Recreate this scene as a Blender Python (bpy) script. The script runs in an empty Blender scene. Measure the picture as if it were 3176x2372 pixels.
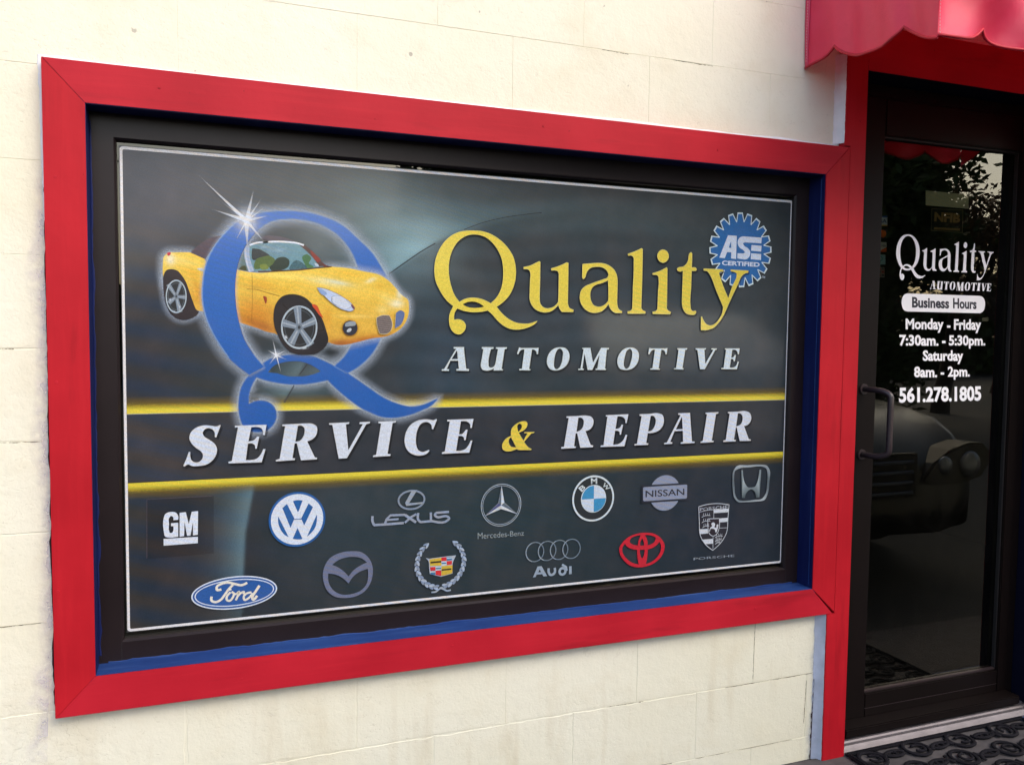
import bpy, bmesh, math, random
import numpy as np
from mathutils import Vector, Matrix
from mathutils.geometry import tessellate_polygon

rad = math.radians
scene = bpy.context.scene
# ------------------------------------------------------------------ camera
F = 2600.0                                   # focal length in photo pixels (photo 3176 wide)
CX, CY = 1588.0, 1186.0
CAM = np.array([0.21273, -2.04447, 0.77823])
RV = np.array([0.0610, -0.36295, 0.00034])
def rodrigues(r):
    th = np.linalg.norm(r); k = r / th
    K = np.array([[0, -k[2], k[1]], [k[2], 0, -k[0]], [-k[1], k[0], 0]])
    return np.eye(3) + math.sin(th) * K + (1 - math.cos(th)) * K @ K
RC = rodrigues(RV) @ np.array([[1, 0, 0], [0, 0, -1], [0, 1, 0]], float)
cam_data = bpy.data.cameras.new('camera')
cam_data.sensor_fit = 'HORIZONTAL'; cam_data.sensor_width = 36.0
cam_data.lens = F * 36.0 / 3176.0
cam_data.clip_start = 0.05; cam_data.clip_end = 500
cam = bpy.data.objects.new('camera', cam_data)
scene.collection.objects.link(cam)
M3 = Matrix(((RC[0][0], -RC[1][0], -RC[2][0]), (RC[0][1], -RC[1][1], -RC[2][1]), (RC[0][2], -RC[1][2], -RC[2][2])))
cam.matrix_world = Matrix.Translation(Vector(CAM)) @ M3.to_4x4()
scene.camera = cam
# ------------------------------------------------------------------ world and sun
SUN_EL, SUN_AZ = rad(40), rad(150)          # azimuth measured clockwise from +Y
world = bpy.data.worlds.new('World'); scene.world = world; world.use_nodes = True
wn = world.node_tree; wn.nodes.clear()
sky = wn.nodes.new('ShaderNodeTexSky'); sky.sky_type = 'NISHITA'; sky.sun_disc = False
sky.sun_elevation = SUN_EL; sky.sun_rotation = SUN_AZ
sky.air_density = 1.0; sky.dust_density = 3.2; sky.ozone_density = 0.4
bg = wn.nodes.new('ShaderNodeBackground'); bg.inputs[1].default_value = 0.15
wo = wn.nodes.new('ShaderNodeOutputWorld')
wn.links.new(sky.outputs[0], bg.inputs[0]); wn.links.new(bg.outputs[0], wo.inputs[0])
sun_d = bpy.data.lights.new('sun', 'SUN'); sun_d.energy = 0.5; sun_d.angle = rad(50)
sun_d.color = (1.0, 0.985, 0.88)
sun = bpy.data.objects.new('sun', sun_d); scene.collection.objects.link(sun)
SUN_L_EL = SUN_EL
sd = Vector((math.sin(SUN_AZ) * math.cos(SUN_L_EL), math.cos(SUN_AZ) * math.cos(SUN_L_EL), math.sin(SUN_L_EL)))
sun.rotation_euler = sd.to_track_quat('Z', 'Y').to_euler()
sun.location = (0, -3, 6)
scene.render.engine = 'CYCLES'
scene.view_settings.view_transform = 'Standard'; scene.view_settings.look = 'None'
scene.view_settings.gamma = 1.0; scene.view_settings.use_curve_mapping = False
scene.view_settings.exposure = 1.12
scene.cycles.max_bounces = 8; scene.cycles.transparent_max_bounces = 24

# ------------------------------------------------------------------ helpers
GZ = -0.56                                   # ground height (z = 0 is the window sill)
rng = random.Random(7)
NR = np.random.RandomState(11)
def ray(px, py):
    d = RC.T @ np.array([(px - CX) / F, (py - CY) / F, 1.0]); return d
def onY(px, py, Y):                          # point of an upright plane y = Y
    d = ray(px, py); t = (Y - CAM[1]) / d[1]; p = CAM + t * d; return (p[0], p[2])
def projn(P):                                # vectorised projection
    Q = (P - CAM) @ RC.T
    return CX + F * Q[:, 0] / Q[:, 2], CY + F * Q[:, 1] / Q[:, 2]
def s2l(v):
    v = v / 255.0
    return v / 12.92 if v <= 0.04045 else ((v + 0.055) / 1.055) ** 2.4
def rgb(r, g, b, k=1.0): return (s2l(r) * k, s2l(g) * k, s2l(b) * k)
def link(o, parent=None):
    scene.collection.objects.link(o)
    if parent is not None: o.parent = parent
    return o
def empty(name, loc=(0, 0, 0)):
    o = bpy.data.objects.new(name, None); o.location = loc; o.empty_display_size = 0.1
    return link(o)
def tag(o, label=None, cat=None, group=None, kind=None):
    if label: o['label'] = label
    if cat: o['category'] = cat
    if group: o['group'] = group
    if kind: o['kind'] = kind
    return o
def mesh_obj(name, verts, faces, mat, parent=None, smooth=False, cols=None, loc=None):
    me = bpy.data.meshes.new(name)
    if loc is not None:
        verts = [(v[0] - loc[0], v[1] - loc[1], v[2] - loc[2]) for v in verts]
    me.from_pydata([tuple(v) for v in verts], [], faces); me.update()
    if cols is not None:
        a = me.color_attributes.new('Col', 'FLOAT_COLOR', 'POINT')
        a.data.foreach_set('color', np.asarray(cols, np.float32).ravel())
    if smooth: me.polygons.foreach_set('use_smooth', [True] * len(me.polygons))
    if mat: me.materials.append(mat)
    o = bpy.data.objects.new(name, me)
    link(o)
    if loc is not None: o.location = loc
    if parent is not None:
        o.parent = parent
        if parent.type == 'EMPTY': o.matrix_parent_inverse = Matrix.Translation(-Vector(parent.location))
    return o
def bm_obj(name, bm, mat, parent=None, smooth=False):
    me = bpy.data.meshes.new(name); bm.to_mesh(me); bm.free()
    if smooth: me.polygons.foreach_set('use_smooth', [True] * len(me.polygons))
    if mat: me.materials.append(mat)
    o = bpy.data.objects.new(name, me); link(o)
    if parent is not None:
        o.parent = parent
        if parent.type == 'EMPTY': o.matrix_parent_inverse = Matrix.Translation(-Vector(parent.location))
    return o
def add_box(bm, x0, x1, y0, y1, z0, z1, bev=0.0, seg=2):
    r = bmesh.ops.create_cube(bm, size=1.0)
    for v in r['verts']:
        v.co = Vector(((x0 + x1) / 2 + v.co.x * (x1 - x0), (y0 + y1) / 2 + v.co.y * (y1 - y0), (z0 + z1) / 2 + v.co.z * (z1 - z0)))
    if bev > 0:
        es = list({e for v in r['verts'] for e in v.link_edges})
        bmesh.ops.bevel(bm, geom=es, offset=bev, segments=seg, affect='EDGES', clamp_overlap=True)
def box_obj(name, b, mat, parent=None, bev=0.0, seg=2):
    bm = bmesh.new(); add_box(bm, *b, bev=bev, seg=seg); return bm_obj(name, bm, mat, parent)
def prism(bm, pts, y0, y1, bev=0.0):
    """polygon in x,z extruded from y0 (front) to y1 (back)"""
    n = len(pts)
    a = [bm.verts.new((p[0], y0, p[1])) for p in pts]; b = [bm.verts.new((p[0], y1, p[1])) for p in pts]
    fs = [bm.faces.new(a), bm.faces.new(b[::-1])]
    for i in range(n): fs.append(bm.faces.new((a[(i + 1) % n], a[i], b[i], b[(i + 1) % n])))
    bmesh.ops.recalc_face_normals(bm, faces=fs)
    if bev > 0:
        fe = list(fs[0].edges)
        bmesh.ops.bevel(bm, geom=fe, offset=bev, segments=2, affect='EDGES', clamp_overlap=True)
def tube(bm, pts, r, seg=8, closed=False, cap=True):
    P = [Vector(p) for p in pts]; n = len(P); rings = []
    if not hasattr(r, '__len__'): r = [r] * n
    prev = None
    for i in range(n):
        if closed: t = (P[(i + 1) % n] - P[i - 1])
        else: t = P[min(i + 1, n - 1)] - P[max(i - 1, 0)]
        t.normalize()
        if prev is None:
            u = t.orthogonal().normalized()
        else:
            u = (prev - t * prev.dot(t))
            u = u.normalized() if u.length > 1e-6 else t.orthogonal().normalized()
        prev = u; w = t.cross(u)
        rings.append([bm.verts.new(P[i] + (u * math.cos(2 * math.pi * k / seg) + w * math.sin(2 * math.pi * k / seg)) * r[i]) for k in range(seg)])
    m = n if closed else n - 1
    for i in range(m):
        A, B = rings[i], rings[(i + 1) % n]
        for k in range(seg): bm.faces.new((A[k], A[(k + 1) % seg], B[(k + 1) % seg], B[k]))
    if cap and not closed:
        bm.faces.new(rings[0][::-1]); bm.faces.new(rings[-1])
# ---- materials
def newmat(name):
    m = bpy.data.materials.new(name); m.use_nodes = True
    nt = m.node_tree; nt.nodes.clear()
    out = nt.nodes.new('ShaderNodeOutputMaterial'); p = nt.nodes.new('ShaderNodeBsdfPrincipled')
    nt.links.new(p.outputs[0], out.inputs[0]); return m, nt, p, out
def N(nt, t, **kw):
    n = nt.nodes.new(t)
    for k, v in kw.items():
        if k.startswith('i_'): n.inputs[k[2:]].default_value = v
        else: setattr(n, k, v)
    return n
def coords(nt, scale=(1, 1, 1), loc=(0, 0, 0)):
    g = N(nt, 'ShaderNodeNewGeometry'); mp = N(nt, 'ShaderNodeMapping')
    mp.inputs['Scale'].default_value = scale; mp.inputs['Location'].default_value = loc
    nt.links.new(g.outputs['Position'], mp.inputs[0]); return mp.outputs[0]
def noise(nt, vec, scale, detail=4, rough=0.55, dist=0.0):
    n = N(nt, 'ShaderNodeTexNoise'); n.inputs['Scale'].default_value = scale
    n.inputs['Detail'].default_value = detail; n.inputs['Roughness'].default_value = rough
    n.inputs['Distortion'].default_value = dist
    nt.links.new(vec, n.inputs['Vector']); return n.outputs['Fac']
def ramp(nt, fac, stops):
    r = N(nt, 'ShaderNodeValToRGB'); e = r.color_ramp.elements
    while len(e) < len(stops): e.new(0.5)
    for i, (p, c) in enumerate(stops):
        e[i].position = p; e[i].color = (c, c, c, 1) if not hasattr(c, '__len__') else (*c[:3], 1)
    nt.links.new(fac, r.inputs[0]); return r.outputs[0]
def mixc(nt, fac, a, b, mode='MIX'):
    m = N(nt, 'ShaderNodeMix', data_type='RGBA', blend_type=mode)
    for sock, v in ((m.inputs[0], fac), (m.inputs[6], a), (m.inputs[7], b)):
        if hasattr(v, 'links'): nt.links.new(v, sock)
        elif hasattr(v, '__len__'): sock.default_value = (*v[:3], 1)
        else: sock.default_value = v
    return m.outputs[2]
def math_(nt, op, a, b=0.0, c=0.0):
    m = N(nt, 'ShaderNodeMath', operation=op)
    for s, v in zip(m.inputs, (a, b, c)):
        if hasattr(v, 'links'): nt.links.new(v, s)
        else: s.default_value = v
    return m.outputs[0]
def bump(nt, h, dist, strength, p, prev=None):
    b = N(nt, 'ShaderNodeBump'); b.inputs['Distance'].default_value = dist; b.inputs['Strength'].default_value = strength
    nt.links.new(h, b.inputs['Height'])
    if prev is not None: nt.links.new(prev, b.inputs['Normal'])
    nt.links.new(b.outputs[0], p.inputs['Normal']); return b.outputs[0]
def plain(name, col, rough=0.5, metal=0.0, spec=0.5, var=0.15, vscale=12, bmp=0.0, bscale=200, coat=0.0):
    m, nt, p, _ = newmat(name)
    v = coords(nt); n = noise(nt, v, vscale, 5)
    c = mixc(nt, ramp(nt, n, [(0.3, 0.0), (0.7, 1.0)]), tuple(x * (1 - var) for x in col), tuple(min(1, x * (1 + var)) for x in col))
    nt.links.new(c, p.inputs['Base Color'])
    p.inputs['Roughness'].default_value = rough; p.inputs['Metallic'].default_value = metal
    p.inputs['Specular IOR Level'].default_value = spec; p.inputs['Coat Weight'].default_value = coat
    p.inputs['Coat Roughness'].default_value = 0.08
    if bmp: bump(nt, noise(nt, v, bscale, 4), 0.001, bmp, p)
    return m
# ------------------------------------------------------------------ materials
def wall_paint():
    m, nt, p, _ = newmat('cream_masonry_paint')
    v = coords(nt)
    big = noise(nt, v, 1.3, 3); mid = noise(nt, v, 7, 5); fine = noise(nt, v, 160, 4, 0.6)
    c = mixc(nt, ramp(nt, big, [(0.35, 0), (0.65, 1)]), rgb(238, 234, 212, .95), rgb(244, 242, 226, .95))
    c = mixc(nt, math_(nt, 'MULTIPLY', ramp(nt, mid, [(0.52, 0), (0.75, 1)]), 0.35), c, rgb(226, 214, 184, .92))
    # rust-coloured drip stains and an overall duller, yellower tone, both growing towards the bottom
    vs = coords(nt, (9, 1, 1.2)); st = ramp(nt, noise(nt, vs, 1.6, 3), [(0.56, 0), (0.72, 1)])
    g = N(nt, 'ShaderNodeNewGeometry'); sx = N(nt, 'ShaderNodeSeparateXYZ'); nt.links.new(g.outputs['Position'], sx.inputs[0])
    low = N(nt, 'ShaderNodeMapRange'); low.inputs[1].default_value = 0.0; low.inputs[2].default_value = -0.5
    nt.links.new(sx.outputs['Z'], low.inputs[0])
    c = mixc(nt, math_(nt, 'MULTIPLY', math_(nt, 'MULTIPLY', st, low.outputs[0]), 0.40), c, rgb(205, 180, 135, .8))
    c = mixc(nt, math_(nt, 'MULTIPLY', low.outputs[0], 0.28), c, rgb(208, 206, 176, .85))
    # hairline cracks and chipped crescents
    vo = N(nt, 'ShaderNodeTexVoronoi'); vo.feature = 'DISTANCE_TO_EDGE'; vo.inputs['Scale'].default_value = 5.5
    wv = N(nt, 'ShaderNodeVectorMath', operation='ADD')
    nn = N(nt, 'ShaderNodeTexNoise'); nn.inputs['Scale'].default_value = 11; nn.inputs['Detail'].default_value = 6
    nt.links.new(v, nn.inputs['Vector']); nt.links.new(v, wv.inputs[0])
    sc = N(nt, 'ShaderNodeVectorMath', operation='SCALE'); sc.inputs['Scale'].default_value = 0.25
    nt.links.new(nn.outputs['Color'], sc.inputs[0]); nt.links.new(sc.outputs[0], wv.inputs[1]); nt.links.new(wv.outputs[0], vo.inputs['Vector'])
    crack = math_(nt, 'MULTIPLY', ramp(nt, vo.outputs['Distance'], [(0.0, 1), (0.012, 0)]), ramp(nt, noise(nt, v, 4.5, 4), [(0.60, 0), (0.66, 1)]))
    pk = ramp(nt, noise(nt, coords(nt, (1, 1, 1.6)), 62, 3, 0.7, 1.6), [(0.605, 0), (0.66, 1)])
    pk2 = math_(nt, 'MULTIPLY', pk, ramp(nt, noise(nt, v, 2.6, 3), [(0.38, 0.1), (0.60, 1)]))
    c = mixc(nt, math_(nt, 'MULTIPLY', crack, 0.16), c, rgb(150, 140, 112))
    c = mixc(nt, math_(nt, 'MULTIPLY', pk2, 0.15), c, rgb(176, 166, 140))
    spots = ramp(nt, noise(nt, v, 38, 2, 0.5), [(0.765, 0), (0.785, 1)])
    c = mixc(nt, math_(nt, 'MULTIPLY', spots, 0.5), c, rgb(120, 110, 98))
    nt.links.new(c, p.inputs['Base Color'])
    p.inputs['Roughness'].default_value = 0.62; p.inputs['Specular IOR Level'].default_value = 0.3
    b = bump(nt, fine, 0.0014, 0.38, p)
    b = bump(nt, noise(nt, v, 48, 5, 0.62), 0.004, 0.36, p, b)
    b = bump(nt, mid, 0.02, 0.18, p, b)
    h = math_(nt, 'SUBTRACT', math_(nt, 'MULTIPLY', pk2, -1.0), math_(nt, 'MULTIPLY', crack, 0.35))
    bump(nt, h, 0.0014, 0.42, p, b)
    return m
def board_paint(name, col, dark, light, grain_axis='x'):
    m, nt, p, _ = newmat(name)
    sc = {'x': (3, 40, 40), 'z': (40, 40, 3)}[grain_axis]
    v = coords(nt, sc); w = coords(nt)
    gr = noise(nt, v, 1.0, 6, 0.6, 0.3)
    c = mixc(nt, ramp(nt, noise(nt, w, 3.5, 4), [(0.35, 0), (0.65, 1)]), dark, col)
    c = mixc(nt, math_(nt, 'MULTIPLY', ramp(nt, gr, [(0.50, 0), (0.72, 1)]), 0.35), c, light)
    sp = ramp(nt, noise(nt, w, 60, 2), [(0.745, 0), (0.765, 1)])
    c = mixc(nt, math_(nt, 'MULTIPLY', sp, 0.6), c, tuple(x * 0.25 for x in col))
    sm = math_(nt, 'MULTIPLY', ramp(nt, noise(nt, coords(nt, {'x': (2.2, 9, 16), 'z': (16, 9, 2.2)}[grain_axis]), 1.3, 4), [(0.58, 0), (0.74, 1)]), 0.55)
    c = mixc(nt, sm, c, tuple(x * 0.45 for x in col))
    nt.links.new(c, p.inputs['Base Color'])
    p.inputs['Roughness'].default_value = 0.5; p.inputs['Specular IOR Level'].default_value = 0.2
    b = bump(nt, gr, 0.0012, 0.35, p); bump(nt, noise(nt, w, 25, 5), 0.003, 0.2, p, b)
    return m
WALL = wall_paint()
RED_H = board_paint('red_board_paint', rgb(190, 32, 48), rgb(172, 24, 40), rgb(204, 44, 56), 'x')
RED_V = board_paint('red_board_paint_upright', rgb(188, 27, 40), rgb(170, 20, 33), rgb(200, 36, 46), 'z')
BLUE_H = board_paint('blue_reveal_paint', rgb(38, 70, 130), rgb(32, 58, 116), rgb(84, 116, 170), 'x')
BLUE_V = board_paint('blue_reveal_paint_upright_shaded', rgb(26, 38, 92), rgb(20, 30, 80), rgb(48, 58, 108), 'z')  # same blue as the sill, darkened: recess shade is put into the colour
BRONZE = plain('dark_bronze_aluminium', rgb(33, 25, 27), 0.36, 0.0, 0.28, 0.12, 9, 0.08, 300)
BRONZE_D = plain('door_bronze_aluminium', rgb(20, 14, 13), 0.50, 0.0, 0.14, 0.12, 9, 0.08, 300)
HANDLE = plain('handle_bronze', rgb(54, 43, 45), 0.32, 0.0, 0.6, 0.1)
GASKET = plain('black_rubber', (0.012, 0.011, 0.012), 0.6)
CAULK = plain('white_caulk', (0.84, 0.84, 0.86), 0.5, 0, 0.4, 0.06, 30, 0.25, 120)
CAULK_B = plain('lilac_overpaint', rgb(206, 204, 226, .95), 0.55, 0, 0.3, 0.12, 18, 0.25, 120)
CAULK_G = plain('grey_blue_caulk', rgb(186, 194, 212, .95), 0.55, 0, 0.3, 0.16, 18, 0.3, 120)
CRACK = plain('crack_in_paint', rgb(120, 106, 84), 0.9, 0, 0.1, 0.4, 60, 0.5, 200)
DIRT = plain('dark_gap_dirt', rgb(52, 34, 36), 0.9, 0, 0.1, 0.4, 60, 0.5, 200)
ALU = plain('mill_aluminium', rgb(116, 110, 112), 0.5, 0.5, 0.5, 0.15, 20, 0.1, 300)
RUBBER = plain('mat_rubber', rgb(20, 18, 24), 0.85, 0, 0.2, 0.25, 30, 0.3, 200)
CONCRETE = plain('step_concrete', rgb(88, 84, 84, .9), 0.85, 0, 0.2, 0.25, 20, 0.5, 150)
def asphalt():
    m, nt, p, _ = newmat('asphalt')
    v = coords(nt); c = mixc(nt, noise(nt, v, 90, 4), (0.014, 0.014, 0.015), (0.032, 0.031, 0.029))
    c = mixc(nt, math_(nt, 'MULTIPLY', ramp(nt, noise(nt, v, 0.7, 4), [(0.4, 0), (0.7, 1)]), 0.5), c, (0.035, 0.034, 0.032))
    nt.links.new(c, p.inputs['Base Color']); p.inputs['Roughness'].default_value = 0.9
    bump(nt, noise(nt, v, 120, 3), 0.004, 0.6, p); return m
ASPHALT = asphalt()
def overpaint(name, col):
    m, nt, p, out = newmat(name); a = N(nt, 'ShaderNodeAttribute'); a.attribute_name = 'Col'; v = coords(nt)
    p.inputs['Base Color'].default_value = (*col, 1); p.inputs['Roughness'].default_value = .6
    al = math_(nt, 'MULTIPLY', a.outputs['Alpha'], ramp(nt, noise(nt, v, 30, 5), [(.38, .05), (.68, .55)]))
    nt.links.new(al, p.inputs['Alpha']); bump(nt, noise(nt, v, 42, 5, .6), .004, .38, p); return m
LILAC = overpaint('lilac_brushed_paint', rgb(222, 216, 232, .95)); PALEBLUE = overpaint('pale_blue_brushed_paint', rgb(190, 198, 220, .95))
def awning_cloth():
    m, nt, p, out = newmat('red_awning_cloth')
    v = coords(nt); c = mixc(nt, ramp(nt, noise(nt, v, 5, 4), [(0.35, 0), (0.65, 1)]), rgb(232, 38, 78), rgb(244, 56, 98))
    nt.links.new(c, p.inputs['Base Color']); p.inputs['Roughness'].default_value = 0.42
    p.inputs['Coat Weight'].default_value = 0.15; p.inputs['Coat Roughness'].default_value = 0.4
    w = N(nt, 'ShaderNodeTexWave'); w.wave_type = 'BANDS'; w.bands_direction = 'Z'; w.inputs['Scale'].default_value = 500
    nt.links.new(v, w.inputs['Vector'])
    b = bump(nt, w.outputs['Fac'], 0.0003, 0.3, p); bump(nt, noise(nt, v, 14, 3), 0.01, 0.25, p, b)
    tr = N(nt, 'ShaderNodeBsdfTranslucent'); tr.inputs[0].default_value = (*rgb(205, 40, 50), 1)
    mx = N(nt, 'ShaderNodeMixShader'); mx.inputs[0].default_value = 0.16
    nt.links.new(p.outputs[0], mx.inputs[1]); nt.links.new(tr.outputs[0], mx.inputs[2]); nt.links.new(mx.outputs[0], out.inputs[0])
    return m
AWN = awning_cloth()
AWN_EDGE = plain('awning_binding', rgb(190, 26, 48), 0.5, 0, 0.4, 0.1)
AWN_HEM = plain('awning_hem_tape', rgb(218, 58, 92), 0.4, 0, 0.5, 0.08)
STITCH = plain('pale_stitching', rgb(230, 180, 180), 0.6)
def tinted_glass(name, tint, refl_ior, rough=0.0):
    m = bpy.data.materials.new(name); m.use_nodes = True; nt = m.node_tree; nt.nodes.clear()
    out = nt.nodes.new('ShaderNodeOutputMaterial')
    t = N(nt, 'ShaderNodeBsdfTransparent'); t.inputs[0].default_value = (*tint, 1)
    g = N(nt, 'ShaderNodeBsdfGlossy'); g.inputs['Roughness'].default_value = rough; g.inputs['Color'].default_value = (1, .96, .80, 1)  # warm tone of the mirrored sky is put into the reflection colour
    f = N(nt, 'ShaderNodeFresnel'); f.inputs[0].default_value = refl_ior
    # a smear of dust and wipe marks scatters a little light
    d = N(nt, 'ShaderNodeBsdfDiffuse'); d.inputs[0].default_value = (0.5, 0.48, 0.42, 1)
    mx = N(nt, 'ShaderNodeMixShader'); nt.links.new(f.outputs[0], mx.inputs[0]); nt.links.new(t.outputs[0], mx.inputs[1]); nt.links.new(g.outputs[0], mx.inputs[2])
    v = coords(nt, (1, 1, 0.5)); dn = ramp(nt, noise(nt, v, 9, 5, 0.6, 1.5), [(0.45, 0.001), (0.8, 0.007)])
    m2 = N(nt, 'ShaderNodeMixShader'); nt.links.new(dn, m2.inputs[0]); nt.links.new(mx.outputs[0], m2.inputs[1]); nt.links.new(d.outputs[0], m2.inputs[2])
    nt.links.new(m2.outputs[0], out.inputs[0]); return m
DOOR_GLASS = tinted_glass('tinted_door_glass', (0.50, 0.49, 0.42), 1.9)
WIN_GLASS = tinted_glass('window_glass', (0.12, 0.12, 0.12), 1.8)
def vinyl(name, alpha=False):
    m, nt, p, out = newmat(name)
    a = N(nt, 'ShaderNodeAttribute'); a.attribute_name = 'Col'
    v = coords(nt)
    # perforated film: rows of pin holes showing the dark glass, plus fine ink grain
    vo = N(nt, 'ShaderNodeTexVoronoi'); vo.feature = 'F1'; vo.inputs['Scale'].default_value = 420; vo.inputs['Randomness'].default_value = 0.15
    vm = N(nt, 'ShaderNodeMapping'); vm.inputs['Scale'].default_value = (1, 0.0, 1); vm.inputs['Rotation'].default_value = (0, rad(14), 0)
    nt.links.new(v, vm.inputs[0]); nt.links.new(vm.outputs[0], vo.inputs['Vector'])
    hole = ramp(nt, vo.outputs['Distance'], [(0.26, 0.74), (0.42, 1.0)])
    gr = ramp(nt, noise(nt, v, 350, 2), [(0.3, 0.83), (0.7, 1.12)])
    c = mixc(nt, 1.0, a.outputs['Color'], hole, 'MULTIPLY'); c = mixc(nt, 1.0, c, gr, 'MULTIPLY')
    # the punched rows beat against the printed dots: faint warm and cool ripples
    wm = N(nt, 'ShaderNodeMapping'); wm.inputs['Rotation'].default_value = (0, rad(-16), 0); nt.links.new(v, wm.inputs[0])
    wt = N(nt, 'ShaderNodeTexWave'); wt.wave_type = 'BANDS'; wt.bands_direction = 'Z'; wt.inputs['Scale'].default_value = 26; wt.inputs['Distortion'].default_value = 2.2; wt.inputs['Detail'].default_value = 2; wt.inputs['Detail Scale'].default_value = .25
    nt.links.new(wm.outputs[0], wt.inputs['Vector'])
    mask = ramp(nt, noise(nt, v, 2.2, 2), [(.38, .15), (.62, 1)])
    c = mixc(nt, mask, c, mixc(nt, 1.0, c, ramp(nt, wt.outputs['Fac'], [(0.0, (.90, .97, 1.10)), (.5, (1, 1, 1)), (1.0, (1.10, 1.0, .90))]), 'MULTIPLY'))
    # weathered ink: faint warm/cool cast
    c = mixc(nt, math_(nt, 'MULTIPLY', ramp(nt, noise(nt, v, 14, 5), [(0.4, 0), (0.75, 1)]), 0.05), c, rgb(150, 120, 110))
    nt.links.new(c, p.inputs['Base Color'])
    p.inputs['Roughness'].default_value = 0.45; p.inputs['Specular IOR Level'].default_value = 0.35
    p.inputs['Coat Weight'].default_value = 0.6; p.inputs['Coat Roughness'].default_value = 0.10; p.inputs['Coat IOR'].default_value = 1.45
    if alpha: nt.links.new(a.outputs['Alpha'], p.inputs['Alpha'])
    return m
VINYL = vinyl('printed_vinyl'); VINYL_A = vinyl('printed_vinyl_soft', True)
CUT_VINYL = plain('white_cut_vinyl', (0.92, 0.92, 0.95), 0.4, 0, 0.4, 0.03)
BLUE_SHADE = plain('blue_reveal_paint_deep_shade', rgb(14, 16, 36), 0.5, 0, 0.2, 0.1)  # blue door reveals taken almost to black, their shade painted into the colour
CUT_DARK = plain('dark_cut_vinyl', (0.02, 0.02, 0.035), 0.4)
# ------------------------------------------------------------------ ground
gr = mesh_obj('ground', [(-60, -90, GZ), (90, -90, GZ), (90, 8, GZ), (-60, 8, GZ)], [(0, 1, 2, 3)], ASPHALT); tag(gr, kind='structure')
st = mesh_obj('doorstep', [(1.0, -.62, GZ + .004), (4.2, -.62, GZ + .004), (4.2, .02, GZ + .004), (1.0, .02, GZ + .004)], [(0, 1, 2, 3)], CONCRETE); tag(st, kind='structure')
bp = mesh_obj('painted_patch', [(2.93, -.16, GZ + .008), (3.4, -.16, GZ + .008), (3.4, .015, GZ + .008), (2.90, .015, GZ + .008)], [(0, 1, 2, 3)],
              BLUE_H); tag(bp, kind='structure')

# ------------------------------------------------------------------ block wall
W, H = 1.98806, 1.26                           # window opening
WY = 0.03                                    # wall face
DX0, DX1, DZ1 = 2.12, 3.02, 1.60             # door opening
openings = [(-0.02, W + 0.02, -0.02, H + 0.02), (DX0, DX1, GZ - 1, DZ1)]
wall = empty('block_wall', (0.9, WY, GZ))
tag(wall, 'cream painted concrete block wall around the sign window and the door', 'wall')
def clip_rect(r, holes):
    out = [r]
    for h in holes:
        nxt = []
        for (a, b, c, d) in out:
            if a >= h[1] or b <= h[0] or c >= h[3] or d <= h[2]: nxt.append((a, b, c, d)); continue
            if a < h[0]: nxt.append((a, h[0], c, d))
            if b > h[1]: nxt.append((h[1], b, c, d))
            m0, m1 = max(a, h[0]), min(b, h[1])
            if c < h[2]: nxt.append((m0, m1, c, h[2]))
            if d > h[3]: nxt.append((m0, m1, h[3], d))
        out = nxt
    return out
CH, CL = 0.2025, 0.4035
jz0 = 0.1236 - 6 * CH                          # measured joint heights: 0.1236 + k * course
bm = bmesh.new()
for r in clip_rect((-3.2, 7.0, GZ - .2, 3.6), openings): add_box(bm, r[0], r[1], WY + 0.0010, WY + 0.10, r[2], r[3])
bm_obj('mortar_joints', bm, WALL, wall)
bm = bmesh.new()
for r in clip_rect((-3.2, 7.0, GZ - .2, 3.6), openings): add_box(bm, r[0], r[1], WY + 0.102, WY + 0.18, r[2], r[3])
bm_obj('wall_core', bm, WALL, wall)
def joint_gap(key, z):
    r = random.Random(hash(key) & 0xffff).random()
    if z > .9: return .0005 if r < .10 else .0001
    if z > -.05: return .0010 if r < .35 else .00012
    return .0017 if r < .62 else (.0009 if r < .8 else .00012)
def block_face(bm, q, y0, y1, x0, x1, z0, z1, row, k):
    """one block: worn, slightly wandering arrises, set back 1 mm at the open joints"""
    gl = joint_gap((row, k, 7), z0) if abs(q[0] - x0) < 1e-6 else .00012; gr_ = joint_gap((row, k + 1, 7), z0) if abs(q[1] - x1) < 1e-6 else .00012
    gb = joint_gap((row, 3), z0); gt = joint_gap((row + 1, 3), z1)
    if abs(q[2] - z0) > 1e-6: gb = .00012
    if abs(q[3] - z1) > 1e-6: gt = .00012
    def side_(p, d, L, inn, gg, n):
        out = []
        for i in range(n):
            s = L * i / n; j = rng.uniform(-.35, .9) * gg if gg > .0003 else 0
            if rng.random() < .08 and gg > .0003: j += gg * 1.4
            o = gg + j if 0 < i else gg
            out.append((p[0] + d[0] * s + inn[0] * o, p[1] + d[1] * s + inn[1] * o))
        return out
    w, h = q[1] - q[0], q[3] - q[2]; n, m = max(2, int(w / .022)), max(2, int(h / .022))
    pts = side_((q[0], q[2]), (1, 0), w, (0, 1), gb, n) + side_((q[1], q[2]), (0, 1), h, (-1, 0), gr_, m) + side_((q[1], q[3]), (-1, 0), w, (0, -1), gt, n) + side_((q[0], q[3]), (0, -1), h, (1, 0), gl, m)
    N_ = len(pts); cx_, cz_ = (q[0] + q[1]) / 2, (q[2] + q[3]) / 2
    A0 = [bm.verts.new((p[0], y1, p[1])) for p in pts]
    inn = [(p[0] + max(-.0007, min(.0007, (cx_ - p[0]))), p[1] + max(-.0007, min(.0007, (cz_ - p[1])))) for p in pts]
    A1 = [bm.verts.new((p[0], y0, p[1])) for p in inn]
    for i in range(N_): bm.faces.new((A0[i], A0[(i + 1) % N_], A1[(i + 1) % N_], A1[i]))
    bm.faces.new(A1)
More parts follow.
